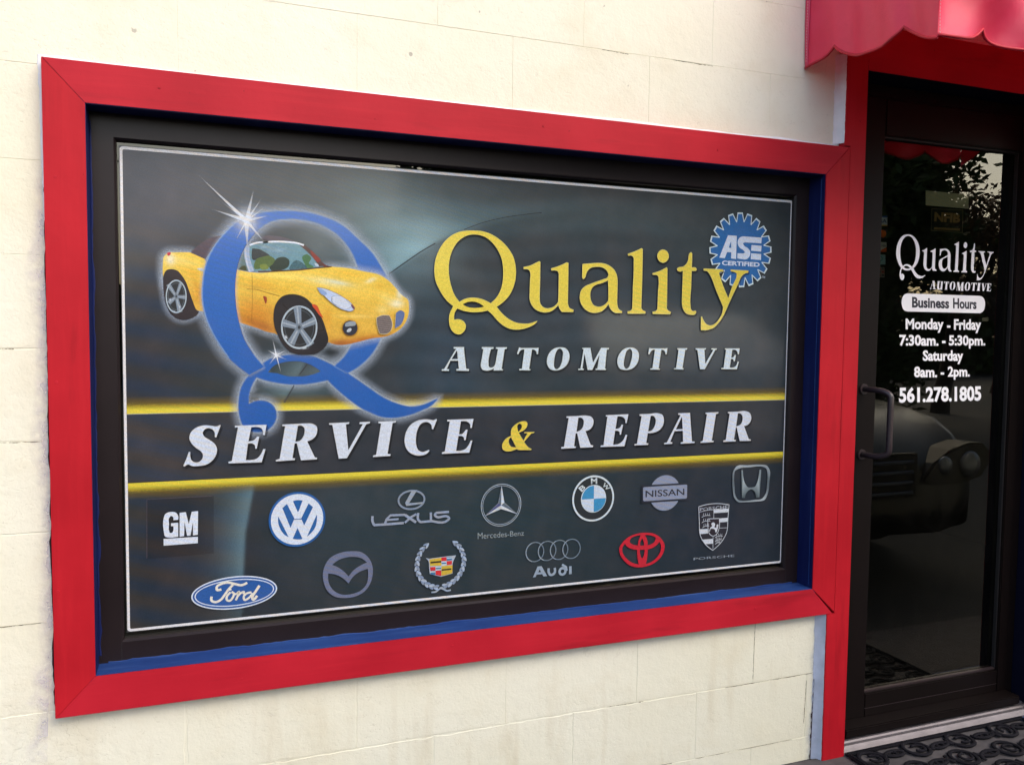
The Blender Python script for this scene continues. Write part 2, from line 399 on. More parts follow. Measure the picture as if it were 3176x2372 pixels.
for row in range(0, 20):
    z0 = jz0 + row * CH - 0.4
    z0 = 0.1236 - 4 * CH + row * CH
    z1 = z0 + CH
    if z0 > 3.3: break
    if z1 < GZ: continue
    off = 2.002 if ((row - 2) % 2 == 1) else 2.002 - CL / 2   # vertical joint phase
    k0 = int(math.floor((-2.6 - off) / CL))
    for k in range(k0, k0 + 22):
        x0 = off + k * CL; x1 = x0 + CL
        if x1 < -1.4 or x0 > 4.6: continue
        g = 0.0
        pieces = clip_rect((x0, x1, z0, z1), openings)
        pieces = [q for q in pieces if q[1] - q[0] > .006 and q[3] - q[2] > .006]
        if not pieces: continue
        bm = bmesh.new(); prd = rng.uniform(-.0003, .0002)
        for q in pieces: block_face(bm, q, WY + prd, WY + .0012, x0, x1, z0, z1, row, k)
        bm_obj('block', bm, WALL, wall)
def soft_strip(name, pts, w0, w1, mat, y, parent, seed, amp=.3, n=50):
    r = np.random.RandomState(seed); P0, P1 = np.array(pts[0]), np.array(pts[1]); t = P1 - P0; L = np.linalg.norm(t); t = t / L; nn = np.array([-t[1], t[0]]); vs = []; fs = []; cs = []
    wob = np.interp(np.linspace(0, 1, n + 1), np.linspace(0, 1, n // 5 + 1), r.randn(n // 5 + 1))
    for i in range(n + 1):
        c = P0 + t * L * i / n; w = (w0 + (w1 - w0) * i / n) * (1 + amp * wob[i]); e_ = min(1, i / 6, (n - i) / 6)
        for s, a in ((0, 1), (.35, .95), (.7, .45), (1.0, 0)): q = c + nn * w * s; vs.append((q[0], y, q[1])); cs.append((1, 1, 1, a * e_))
    for i in range(n):
        for k in range(3): a = i * 4 + k; fs.append((a, a + 1, a + 5, a + 4))
    return mesh_obj(name, vs, fs, mat, parent, cols=cs)
def ragged_strip(name, pts, w0, w1, mat, y, th, parent, seed, horiz=True, amp=0.25, n=60):
    """a brushed bead along a line in the x,z plane with an uneven edge"""
    r = np.random.RandomState(seed); P0, P1 = np.array(pts[0]), np.array(pts[1]); t = P1 - P0; L = np.linalg.norm(t); t = t / L
    nn = np.array([-t[1], t[0]]); vs = []; fs = []
    wob = np.convolve(r.randn(n + 12), np.ones(5) / 5, 'same')[6:6 + n + 1] if False else np.interp(np.linspace(0, 1, n + 1), np.linspace(0, 1, n // 3 + 1), r.randn(n // 3 + 1))
    wob2 = r.randn(n + 1) * .4
    for i in range(n + 1):
        c = P0 + t * L * i / n; w = (w0 + (w1 - w0) * i / n) * (1 + amp * (wob[i] + wob2[i]) * .5)
        for (s, yy) in ((0, y), (0.15, y - th), (0.8, y - th * .8), (1, y)): q = c + nn * w * s; vs.append((q[0], yy, q[1]))
    for i in range(n):
        for k in range(3): a = i * 4 + k; fs.append((a, a + 1, a + 5, a + 4))
    return mesh_obj(name, vs, fs, mat, parent, smooth=True)

# ------------------------------------------------------------------ window
win = empty('display_window', (W / 2, 0.03, 0))
tag(win, 'red framed shop window filled with a dark printed car service sign', 'window')
fl, ft, fr, fb = 0.0818, 0.0881, 0.0876, 0.0859
T = 0.0295                                   # board thickness
g = 0.0006
def board(name, pts, mat, parent, y0=0.0, y1=T, bev=0.0008):
    bm = bmesh.new(); prism(bm, pts, y0, y1, bev); return bm_obj(name, bm, mat, parent)
board('frame_board', [(-fl, -fb), (-fl, H + ft), (0 - .0001, H), (0 - .0001, 0)], RED_V, win)
board('frame_board', [(-fl + .0008, H + ft), (W + fr, H + ft), (W - 0, H + g), (0, H + g)], RED_H, win, 0.0006)
board('frame_board', [(W + .0002, 0), (W + .0002, H), (W + fr, H + ft - .0008), (W + fr, -fb + .004)], RED_V, win, -0.0008)
board('frame_board', [(-fl + .0008, -fb), (0, 0 - .0002), (W, 0 - .0002), (W + fr - .006, -fb)], RED_H, win, 0.0004)
RD = 0.070                                   # recess to the sash
def rev(name, b, mat, label=None):
    o = box_obj(name, b, mat, win, 0.0008); return o
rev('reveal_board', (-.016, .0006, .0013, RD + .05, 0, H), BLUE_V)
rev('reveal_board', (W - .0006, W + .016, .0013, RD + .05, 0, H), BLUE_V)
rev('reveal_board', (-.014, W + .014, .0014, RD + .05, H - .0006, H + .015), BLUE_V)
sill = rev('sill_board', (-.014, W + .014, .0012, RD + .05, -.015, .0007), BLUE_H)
# stop bead on the right reveal (lighter painted edge line)
bm = bmesh.new(); add_box(bm, W - .0016, W - .0005, .016, .0185, .01, H - .01, .0005, 1); bm_obj('reveal_edge', bm, BLUE_H, win)
# sash: mitred bars with an inner chamfer down to the film
SX0, SX1, SZ0, SZ1 = .049, 1.9405, .046, 1.207
GY = .088                                    # glass front
def sash_bar(a, b, c, d):                     # outer a-b, inner c-d (x,z) ; inner chamfer towards glass
    bm = bmesh.new()
    ctr = np.array([(SX0 + SX1) / 2, (SZ0 + SZ1) / 2])
    def toward(p, amt):
        q = np.array(p, float); s = np.sign(ctr - q); return tuple(q + s * amt)
    V = [(a[0], RD, a[1]), (b[0], RD, b[1]), (d[0], RD, d[1]), (c[0], RD, c[1])]
    c2, d2 = toward(c, .005), toward(d, .005)
    V += [(d2[0], RD + .006, d2[1]), (c2[0], RD + .006, c2[1]), (d2[0], GY + .01, d2[1]), (c2[0], GY + .01, c2[1])]
    V += [(a[0], RD + .06, a[1]), (b[0], RD + .06, b[1])]
    vs = [bm.verts.new(v) for v in V]
    for f in ((0, 1, 2, 3), (3, 2, 4, 5), (5, 4, 6, 7), (0, 8, 9, 1)): bm.faces.new([vs[i] for i in f])
    bmesh.ops.recalc_face_normals(bm, faces=bm.faces[:])
    return bm_obj('sash_bar', bm, BRONZE, win)
e = .0004
o0, o1, o2, o3 = (e, 0), (W - e, 0), (W - e, H), (e, H)
i0, i1, i2, i3 = (SX0, SZ0), (SX1, SZ0), (SX1, SZ1), (SX0, SZ1)
sash_bar(o0, o1, i0, i1); sash_bar(o1, o2, i1, i2); sash_bar(o2, o3, i2, i3); sash_bar(o3, o0, i3, i0)
ragged_strip('paint_smear', ((.02, -.0005), (W - .02, -.0005)), .005, .004, BLUE_H, RD - .0002, .0006, win, 31, amp=.55, n=150)
ragged_strip('paint_smear', ((.0005, H - .02), (.0005, .02)), .0035, .005, BLUE_V, RD - .0002, .0006, win, 32, amp=.6, n=120)
# hairline joint where the bottom bar butts the uprights
for x in (SX0 - .001, SX1 + .002):
    box_obj('sash_joint', (x, x + .0012, RD - .0004, RD + .001, .003, SZ0), GASKET, win)
box_obj('glass_pane', (SX0, SX1, GY, GY + .005, SZ0, SZ1), WIN_GLASS, win)
nh = random.Random(12)
for (x, z) in [(.15, H + .05), (.62, H + .03), (1.1, H + .055), (1.62, H + .04), (.3, -.05), (.83, -.035), (1.31, -.05), (1.8, -.04), (-.045, .2), (-.04, .66), (-.05, 1.1), (W + .04, .3), (W + .045, .8), (W + .05, 1.12)]:
    x += nh.uniform(-.03, .03); bm = bmesh.new(); tube(bm, [(x, .0, z), (x, -.0012, z)], nh.uniform(.0022, .0034), 8); bm_obj('nail_head', bm, RED_H, win)
# caulk and overpaint that belong to the wall
ragged_strip('caulk_bead', ((-fl + .0, H + ft), (W + .062, H + ft)), .010, .013, CAULK, WY - .0008, .0035, wall, 3)
ragged_strip('caulk_bead', ((-fl - .001, H + ft + .012), (-fl - .001, 1.0)), -.010, -.004, CAULK, WY - .0006, .002, wall, 4)
soft_strip('paint_strip', ((-fl - .001, 1.15), (-fl - .001, -.12)), -.026, -.036, LILAC, WY - .0012, wall, 5)
soft_strip('paint_strip', ((-fl - .012, .04), (-fl - .022, -.20)), -.035, -.06, LILAC, WY - .0016, wall, 15, amp=.4)
ragged_strip('dark_gap', ((-fl - .0005, 1.30), (-fl - .0005, -fb)), -.003, -.006, DIRT, WY - .001, .0016, wall, 6, amp=.6, n=110)
ragged_strip('dark_gap', ((-fl, -fb - .0005), (W + .03, -fb - .0005)), -.003, -.004, DIRT, WY - .0009, .0012, wall, 7, amp=.6, n=160)
ragged_strip('paint_strip', ((2.052, 1.60), (2.0585, H + ft)), -.013, -.018, CAULK, WY - .0008, .003, wall, 8)
soft_strip('paint_strip', ((2.049, -fb + .01), (2.047, GZ - .03)), -.034, -.052, PALEBLUE, WY - .0012, wall, 9)
ragged_strip('paint_strip', ((2.047, -fb), (2.046, GZ)), -.009, -.011, CAULK, WY - .0022, .003, wall, 10)
CZ = .1236 - 2 * CH
for q in (((1.70, CZ), (2.022, CZ + .001)), ((1.803, -fb - .003), (1.800, CZ + .012)), ((2.003, CZ - .02), (1.998, CZ - .16)), ((1.30, CZ + .001), (1.42, CZ)), ((1.20, CZ - CH), (1.52, CZ - CH + .001)), ((1.60, CZ - CH), (1.95, CZ - CH)), ((-.24, .1236), (-.11, .1242)), ((-.26, .5286), (-.10, .5284)), ((-.22, .7311), (-.15, .7315)), ((1.25, 1.541), (1.33, 1.539)), ((1.47, 1.541), (1.60, 1.5395))):
    ragged_strip('wall_crack', q, -.0008, -.0011, CRACK, WY - .0006, .0004, wall, int(abs(q[0][0]) * 100 + 3), amp=1.1, n=60)
fv = [(2.0486, .004), (2.0440, .014), (2.0375, .024), (2.027, WY - .0005)]; fr_ = np.random.RandomState(3); vs = []; fs = []
for i in range(41):
    z = -fb + (GZ + fb) * i / 40
    for j, (x, y) in enumerate(fv): vs.append((x + (fr_.randn() * .0009 if j else 0), y + fr_.randn() * .0005, z))
for i in range(40):
    for j in range(3): a = i * 4 + j; fs.append((a, a + 1, a + 5, a + 4))
mesh_obj('caulk_bead', vs, fs, CAULK_G, wall, smooth=True)
vs = [(v[0] + .0075, v[1], 1.36 + (v[2] + fb) * -.56) for v in vs]; mesh_obj('caulk_bead', vs, fs, CAULK, wall, smooth=True)
ragged_strip('wall_crack', ((2.031, -.30), (2.026, GZ)), -.002, -.003, DIRT, WY - .003, .0006, wall, 12, amp=1.2)

# ------------------------------------------------------------------ door surround
ds = empty('door_surround', (2.55, .03, GZ))
tag(ds, 'red timber surround with blue inner reveals around the glass door', 'door frame')
DXL = 2.1355; HD = 1.583; DXR = 2.995
board('trim_board', [(2.049, GZ), (DXL, GZ), (DXL, HD - g), (DXL, 1.72), (2.0565, 1.72), (2.0565, H + ft + .003), (W + fr + .0012, H + ft + .003), (W + fr + .0012, -fb - .001), (2.049, -fb - .001)], RED_V, ds, 0.0, T)
board('trim_board', [(DXL + g, HD), (3.08, HD), (3.08, 1.72), (DXL + g, 1.72)], RED_H, ds, 0.0005, T)
board('trim_board', [(DXR, GZ), (3.08, GZ), (3.08, HD - g), (DXR, HD - g)], RED_V, ds, 0.0, T)
FD = 0.10
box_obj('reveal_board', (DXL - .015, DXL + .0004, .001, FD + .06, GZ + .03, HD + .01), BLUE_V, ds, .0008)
box_obj('reveal_board', (DXR - .0004, DXR + .015, .001, FD + .06, GZ + .03, HD + .01), BLUE_SHADE, ds, .0008)
box_obj('reveal_board', (DXL - .013, DXR + .013, .001, FD + .06, HD - .0004, HD + .016), BLUE_SHADE, ds, .0008)
# aluminium outer frame
box_obj('frame_jamb', (DXL + .001, DXL + .036, FD, FD + .05, GZ + .03, HD - .001), BRONZE_D, ds, .0015)
box_obj('frame_jamb', (DXR - .036, DXR - .001, FD, FD + .05, GZ + .03, HD - .001), BRONZE_D, ds, .0015)
box_obj('frame_head', (DXL + .036, DXR - .036, FD, FD + .05, HD - .040, HD - .001), BRONZE_D, ds, .0015)
# threshold with ridges
th = bmesh.new()
prof = [(-.0, GZ + .004), (-.0, GZ + .014), (.006, GZ + .022), (.012, GZ + .028), (.020, GZ + .0285), (.024, GZ + .0255), (.030, GZ + .0255), (.034, GZ + .030), (.042, GZ + .0305), (.046, GZ + .027), (.052, GZ + .027), (.056, GZ + .032), (.10, GZ + .034), (.16, GZ + .034)]
xs = (DXL + .0008, DXR - .0008)
cols_ = [[th.verts.new((x, p_[0] + .002, p_[1])) for p_ in prof] for x in xs]
for i in range(len(prof) - 1): th.faces.new((cols_[0][i], cols_[1][i], cols_[1][i + 1], cols_[0][i + 1]))
bmesh.ops.recalc_face_normals(th, faces=th.faces[:])
bm_obj('threshold', th, ALU, ds)

# ------------------------------------------------------------------ glass door
dr = empty('glass_door', (2.56, FD + .02, GZ + .04))
tag(dr, 'dark tinted glass door with white opening hours lettering and bronze frame', 'door')
LX0, LX1, LZ0, LZ1 = DXL + .037, DXR - .037, GZ + .042, HD - .042     # leaf
QX0, QX1, QZ0, QZ1 = 2.306, 2.912, -.416, 1.424                    # glass (at y = DG)
DY = FD - .004; DG = 0.118
box_obj('stile', (LX0, QX0 - .001, DY, DY + .045, LZ0, LZ1), BRONZE_D, dr, .003)
box_obj('stile', (QX1 + .001, LX1, DY, DY + .045, LZ0, LZ1), BRONZE_D, dr, .003)
box_obj('rail', (QX0 - .0008, QX1 + .0008, DY, DY + .045, LZ0, QZ0 - .001), BRONZE_D, dr, .003)
box_obj('rail', (QX0 - .0008, QX1 + .0008, DY, DY + .045, QZ1 + .001, LZ1), BRONZE_D, dr, .003)
box_obj('rail_joint', (QX0, QX1, DY - .0006, DY + .002, QZ0 - .052, QZ0 - .0505), HANDLE, dr)
def bead(b): return box_obj('glazing_bead', b, HANDLE, dr, .001)
bead((QX0, QX1, DY + .008, DG - .001, QZ0 - .0008, QZ0 + .006)); box_obj('glazing_bead', (QX0, QX1, DY + .008, DG - .001, QZ1 - .006, QZ1 + .0008), GASKET, dr, .001)
box_obj('glazing_bead', (QX0 - .0008, QX0 + .005, DY + .008, DG - .001, QZ0, QZ1), GASKET, dr, .001)
box_obj('glazing_bead', (QX1 - .005, QX1 + .0008, DY + .008, DG - .001, QZ0, QZ1), GASKET, dr, .001)
dglass = mesh_obj('glass_pane', [(QX0, DG, QZ0), (QX1, DG, QZ0), (QX1, DG, QZ1), (QX0, DG, QZ1)], [(0, 1, 2, 3)], DOOR_GLASS, dr)
box_obj('door_sweep', (LX0, LX1, .036, DY + .001, GZ + .036, GZ + .066), BRONZE_D, dr, .004)
# pull handle: leaves the stile, bends and runs upright in front of the glass edge
HY = .004
def hz(px, py): return onY(px, py, HY)
hx, hz1 = hz(2764, 1212); _, hz0 = hz(2757, 1420)
ax = 2.252
pts = [(ax, DY, hz1), (ax + .002, DY - .03, hz1)]
for a in range(0, 91, 15): A = rad(a); pts.append((ax + .004 + (hx - ax - .004) * math.sin(A) * 1.0, DY - .045 - (DY - .045 - HY) * math.sin(A), hz1 - .022 * (1 - math.cos(A))))
zt, zb = hz1 - .022, hz0 + .022
pts += [(hx, HY, zt - (zt - zb) * t) for t in (.15, .4, .6, .85)]
for a in range(90, -1, -15): A = rad(a); pts.append((ax + .004 + (hx - ax - .004) * math.sin(A), DY - .045 - (DY - .045 - HY) * math.sin(A), hz0 + .022 * (1 - math.cos(A))))
pts += [(ax + .002, DY - .03, hz0), (ax, DY, hz0)]
bm = bmesh.new(); tube(bm, pts, .0095, 14); hd = bm_obj('pull_handle', bm, HANDLE, dr, True)
for z in (hz0, hz1):
    bm = bmesh.new(); tube(bm, [(ax, DY - .005, z), (ax, DY, z)], .017, 16); bm_obj('handle_boss', bm, HANDLE, hd, False)
for z in (-.455, -.50):
    bm = bmesh.new(); tube(bm, [(LX0 + .02, DY - .0015, z), (LX0 + .02, DY + .001, z)], .004, 10); bm_obj('screw', bm, ALU, dr)

# room behind the door
ROOMM = plain('dim_room_paint', (0.012, 0.011, 0.010), 0.8)
rm = bmesh.new()
add_box(rm, -1, 5, .22, 4.2, GZ - .001, 2.2)
rm.faces.ensure_lookup_table()
for f in list(rm.faces):
    if f.normal.y < -.9: rm.faces.remove(f)
ro = bm_obj('room_interior', rm, ROOMM); tag(ro, kind='structure')
rm = bmesh.new()
for r in clip_rect((-1.0, 5.0, GZ, 2.2), [(QX0 - .15, QX1 + .08, GZ - 1, 1.6)]): add_box(rm, r[0], r[1], .212, .219, r[2], r[3])
ro = bm_obj('room_lining', rm, ROOMM); tag(ro, kind='structure')

# ------------------------------------------------------------------ awning
aw = empty('awning', (2.5, -.2, 1.58))
tag(aw, 'red cloth awning with scalloped edge hanging over the glass door', 'awning')
AX, AY = 1.927, -.446
def zed(s, tab):
    xs_ = [t[0] for t in tab]; zs_ = [t[1] for t in tab]; return float(np.interp(s, xs_, zs_))
def cr(tab, n):                               # smooth table between cusps
    out = []
    for (s0, z0, s1, z1, low) in tab:
        for i in range(n):
            t = i / n; s = s0 + (s1 - s0) * t
            z = z0 + (z1 - z0) * t - (4 * t * (1 - t)) ** .75 * low
            out.append((s, z))
    out.append((tab[-1][2], tab[-1][3])); return out
# side panel: s = distance out from the wall ; cusps near .09 and .34
side = cr([(-.160, 1.602, .090, 1.600, .030), (.090, 1.600, .337, 1.573, .043), (.337, 1.573, .446, 1.512, .010)], 26)
side = [(s, z) for s, z in side if s >= -.028]
cuspx = [1.850, 2.096, 2.345, 2.595, 2.845, 3.095, 3.30]
front = cr([(cuspx[i], 1.560, cuspx[i + 1], 1.560, .043) for i in range(6)], 26)
front = [(x, z) for x, z in front if x >= AX]
front[0] = (AX, 1.517)
def panel(cols_, topfn, mapf, rows):
    vs = []; fs = []; nc = len(cols_)
    for j in range(rows + 1):
        for (s, z) in cols_:
            zt_ = topfn(s); zz = z + (zt_ - z) * (j / rows) ** 1.0
            vs.append(mapf(s, zz, j / rows))
    for j in range(rows):
        for i in range(nc - 1): a = j * nc + i; fs.append((a, a + 1, a + nc + 1, a + nc))
    return vs, fs
def side_map(s, z, t):
    wob = .006 * math.sin(s * 26 + 1) * (1 - t) + .004 * math.sin(s * 61 + z * 9) * (1 - t)
    hem = .004 * math.exp(-((s + .024) / .02) ** 2)
    return (AX - wob - hem, -s, z)
sidetop = lambda s: 1.80 + .55 * max(0, 1 - s / .446)
vs, fs = panel(side, sidetop, side_map, 16)
sp = mesh_obj('side_panel', vs, fs, AWN, aw, smooth=True)
def front_map(x, z, t):
    fold = .020 * math.sin((x - 1.93) * 13 + z * 16) * math.exp(-((x - 2.15) / .35) ** 2) + .010 * math.sin((x - 2.0) * 31 - z * 22)
    fold *= min(1, (x - AX) / .03)
    y = AY + fold
    if z > 1.72: y += (z - 1.72) * .75
    return (x, y, z)
vs, fs = panel(front, lambda s: 2.26, front_map, 40)
mesh_obj('front_panel', vs, fs, AWN, aw, smooth=True)
# bindings follow the scallops; hem tape on the wall edge; seam stitching
bm = bmesh.new()
def ribbon(bm, pts, w, off):
    a = []
    for p_ in pts:
        a.append((bm.verts.new((p_[0] + off[0], p_[1] + off[1], p_[2] - w * .25)), bm.verts.new((p_[0] + off[0], p_[1] + off[1], p_[2] + w))))
    for i in range(len(a) - 1): bm.faces.new((a[i][0], a[i + 1][0], a[i + 1][1], a[i][1]))
sb = [side_map(s, z, 0) for s, z in side]; fbp = [front_map(s, z, 0) for s, z in front]
tube(bm, sb, .0042, 6); tube(bm, fbp, .0042, 6)
bm_obj('edge_binding', bm, AWN_EDGE, aw, True)
bm = bmesh.new()
ks = [1.572 + i * .03 for i in range(26)]
prev = None
for z in ks:
    row = []
    for s in (-.027, -.021, -.010, -.0095):
        q = side_map(s, z, 0); row.append(bm.verts.new((q[0] - .0016 + (.001 if s > -.0098 else 0), q[1], z)))
    if prev:
        for i in range(3): bm.faces.new((prev[i], prev[i + 1], row[i + 1], row[i]))
    prev = row
bm_obj('hem_tape', bm, AWN_HEM, aw, True)
bm = bmesh.new()
for i in range(60):
    z = 1.522 + i * .0085
    q = front_map(AX + .006, z, 0); tube(bm, [(q[0], q[1] - .0012, z), (q[0], q[1] - .0012, z + .005)], .0009, 5)
    q = side_map(-.016, z + .055, 0)
    if z > 1.53: tube(bm, [(q[0] - .0022, q[1], z + .055), (q[0] - .0022, q[1], z + .060)], .0006, 5)
tag(bm_obj('stitching', bm, STITCH, aw), kind='stuff')
# steel frame tubes inside
bm = bmesh.new()
tube(bm, [(AX + .02, .02, 1.80), (AX + .02, AY + .06, 1.80), (3.28, AY + .06, 1.80), (3.28, .02, 1.80)], .0125, 8)
bm_obj('frame_tube', bm, ALU, aw, True)
vs, fs = panel([(s, z) for s, z in side], sidetop, lambda s, z, t: (3.30 + .004 * math.sin(s * 26), -s, z), 10)
mesh_obj('side_panel', vs, fs, AWN, aw, smooth=True)

# ------------------------------------------------------------------ door mat
MX0, MX1, MY0, MY1 = 2.15, 2.905, -.47, -.012
bm = bmesh.new(); r_ = np.random.RandomState(5); z = GZ + .013
def mring(cx, cy, ra, rb, a0, a1, rr, zz, rot=0):
    n = max(8, int(abs(a1 - a0) / 22)); P = []
    for i in range(n + 1):
        a = rad(a0 + (a1 - a0) * i / n); x, y = ra * math.cos(a), rb * math.sin(a)
        P.append((cx + x * math.cos(rot) - y * math.sin(rot), cy + x * math.sin(rot) + y * math.cos(rot), zz))
    closed = abs(abs(a1 - a0) - 360) < 1
    tube(bm, P[:-1] if closed else P, rr, 6, closed=closed)
nx, ny = 8, 5
for i in range(nx):
    for j in range(ny):
        cx = MX0 + .045 + (MX1 - MX0 - .09) * i / (nx - 1) + r_.uniform(-.006, .006); cy = MY0 + .04 + (MY1 - MY0 - .08) * j / (ny - 1) + r_.uniform(-.006, .006)
        if (i + j) % 2 == 0:
            mring(cx, cy, .042, .042, 0, 360, .0072, z, 0); mring(cx + .008, cy, .021, .019, 40, 330, .006, z + .001, r_.uniform(0, 6))
        else:
            mring(cx, cy - .018, .047, .031, 10, 175, .007, z + .0015, r_.uniform(-.4, .4)); mring(cx, cy + .018, .047, .031, 190, 350, .007, z, r_.uniform(-.4, .4))
            mring(cx, cy, .013, .013, 0, 360, .006, z)
for v in bm.verts: v.co.z = GZ + .011 + (v.co.z - z) * .55
mat_ = bm_obj('doormat', bm, RUBBER, None, True)
tag(mat_, 'black rubber scrollwork doormat lying in front of the door threshold', 'doormat')
bm = bmesh.new()
for b in ((MX0 - .012, MX1 + .012, MY1 - .0, MY1 + .012), (MX0 - .012, MX1 + .012, MY0 - .012, MY0), (MX0 - .012, MX0, MY0, MY1), (MX1, MX1 + .012, MY0, MY1)):
    add_box(bm, b[0], b[1], b[2], b[3], GZ + .005, GZ + .018, .004, 2)
bm_obj('mat_border', bm, RUBBER, mat_)
# ------------------------------------------------------------------ printed artwork (flat print lying on the window and the door)
FR = {'A': (350, 450, .5449), 'B': (1300, 600, .5425), 'C': (350, 1200, .49729), 'D': (1400, 1200, .49729),
      'Q1': (1330, 690, .21792), 'Q2': (1600, 740, .18157), 'Q3': (1920, 740, .18157), 'T1': (1350, 1040, .22604), 'T2': (1840, 1040, .22604),
      'S1': (550, 1270, .22604), 'S2': (1000, 1260, .22604), 'S3': (1500, 1240, .18987), 'S4': (1900, 1240, .20796), 'G': (2160, 630, .16949),
      'E1': (440, 1520, .26221), 'E2': (980, 1480, .22999), 'E3': (1460, 1480, .20585), 'E4': (1740, 1440, .20578), 'E5': (2130, 1420, .20582),
      'K1': (480, 640, .24213), 'K2': (800, 700, .25419), 'K3': (700, 1050, .30741), 'D1': (2760, 700, .18162), 'D2': (2760, 960, .18764),
      'D0': (2640, 500, .27231), 'P': (0, 0, 1.0)}
PY = .0855                                   # plane of the window film
def U(fr, x, y, Y=PY):
    a, b, s = FR[fr]; return onY(a + x * s, b + y * s, Y)
def parse(fr, s):
    """'x,y x,y* ...' traced points; * marks a corner, 'K1:' switches the tracing frame"""
    out = []
    for t in s.split():
        if t.endswith(':'): fr = t[:-1]; continue
        c = t.endswith('*'); x, y = t.rstrip('*').split(',')
        out.append((U(fr, float(x), float(y)), c))
    return out
def smooth(pts, closed=True, n=5):
    P = [np.array(p) for p, c in pts]; C = [c for p, c in pts]; L = len(P); out = []
    for i in range(L if closed else L - 1):
        a, b = P[i], P[(i + 1) % L]; ca, cb = C[i], C[(i + 1) % L]
        if (ca and cb): out.append(tuple(a)); continue
        p0 = P[i - 1] if (closed or i > 0) else a; p3 = P[(i + 2) % L] if (closed or i + 2 < L) else b
        d = np.linalg.norm(b - a)
        def tan(pm, pc, pn):
            v = pn - pm; l1, l2 = np.linalg.norm(pc - pm) + 1e-9, np.linalg.norm(pn - pc) + 1e-9
            w = (pc - pm) / l1 * l2 + (pn - pc) / l2 * l1; w = w / (l1 + l2); return w * d
        ta = tan(p0, a, b) if not ca else None; tb = tan(a, b, p3) if not cb else None
        if ta is None: ta = 1.5 * (b - a) - .5 * tb
        if tb is None: tb = 1.5 * (b - a) - .5 * ta
        for k in range(n):
            t = k / n; h1 = 2 * t ** 3 - 3 * t * t + 1; h2 = t ** 3 - 2 * t * t + t; h3 = -2 * t ** 3 + 3 * t * t; h4 = t ** 3 - t * t
            out.append(tuple(h1 * a + h2 * ta + h3 * b + h4 * tb))
    if not closed: out.append(tuple(P[-1]))
    return out
def path(fr, s, closed=True, n=5): return smooth(parse(fr, s), closed, n)
def circ(fr, cx, cy, ry, sx=1.0, n=48, a0=0, a1=360):
    c = np.array(U(fr, cx, cy)); R = abs(U(fr, cx, cy - ry)[1] - U(fr, cx, cy + ry)[1]) / 2
    m = n if a1 - a0 >= 360 else n + 1
    return [(c[0] + R * sx * math.cos(rad(a0 + (a1 - a0) * k / n)), c[1] + R * math.sin(rad(a0 + (a1 - a0) * k / n))) for k in range(m)]
STEP = .00003
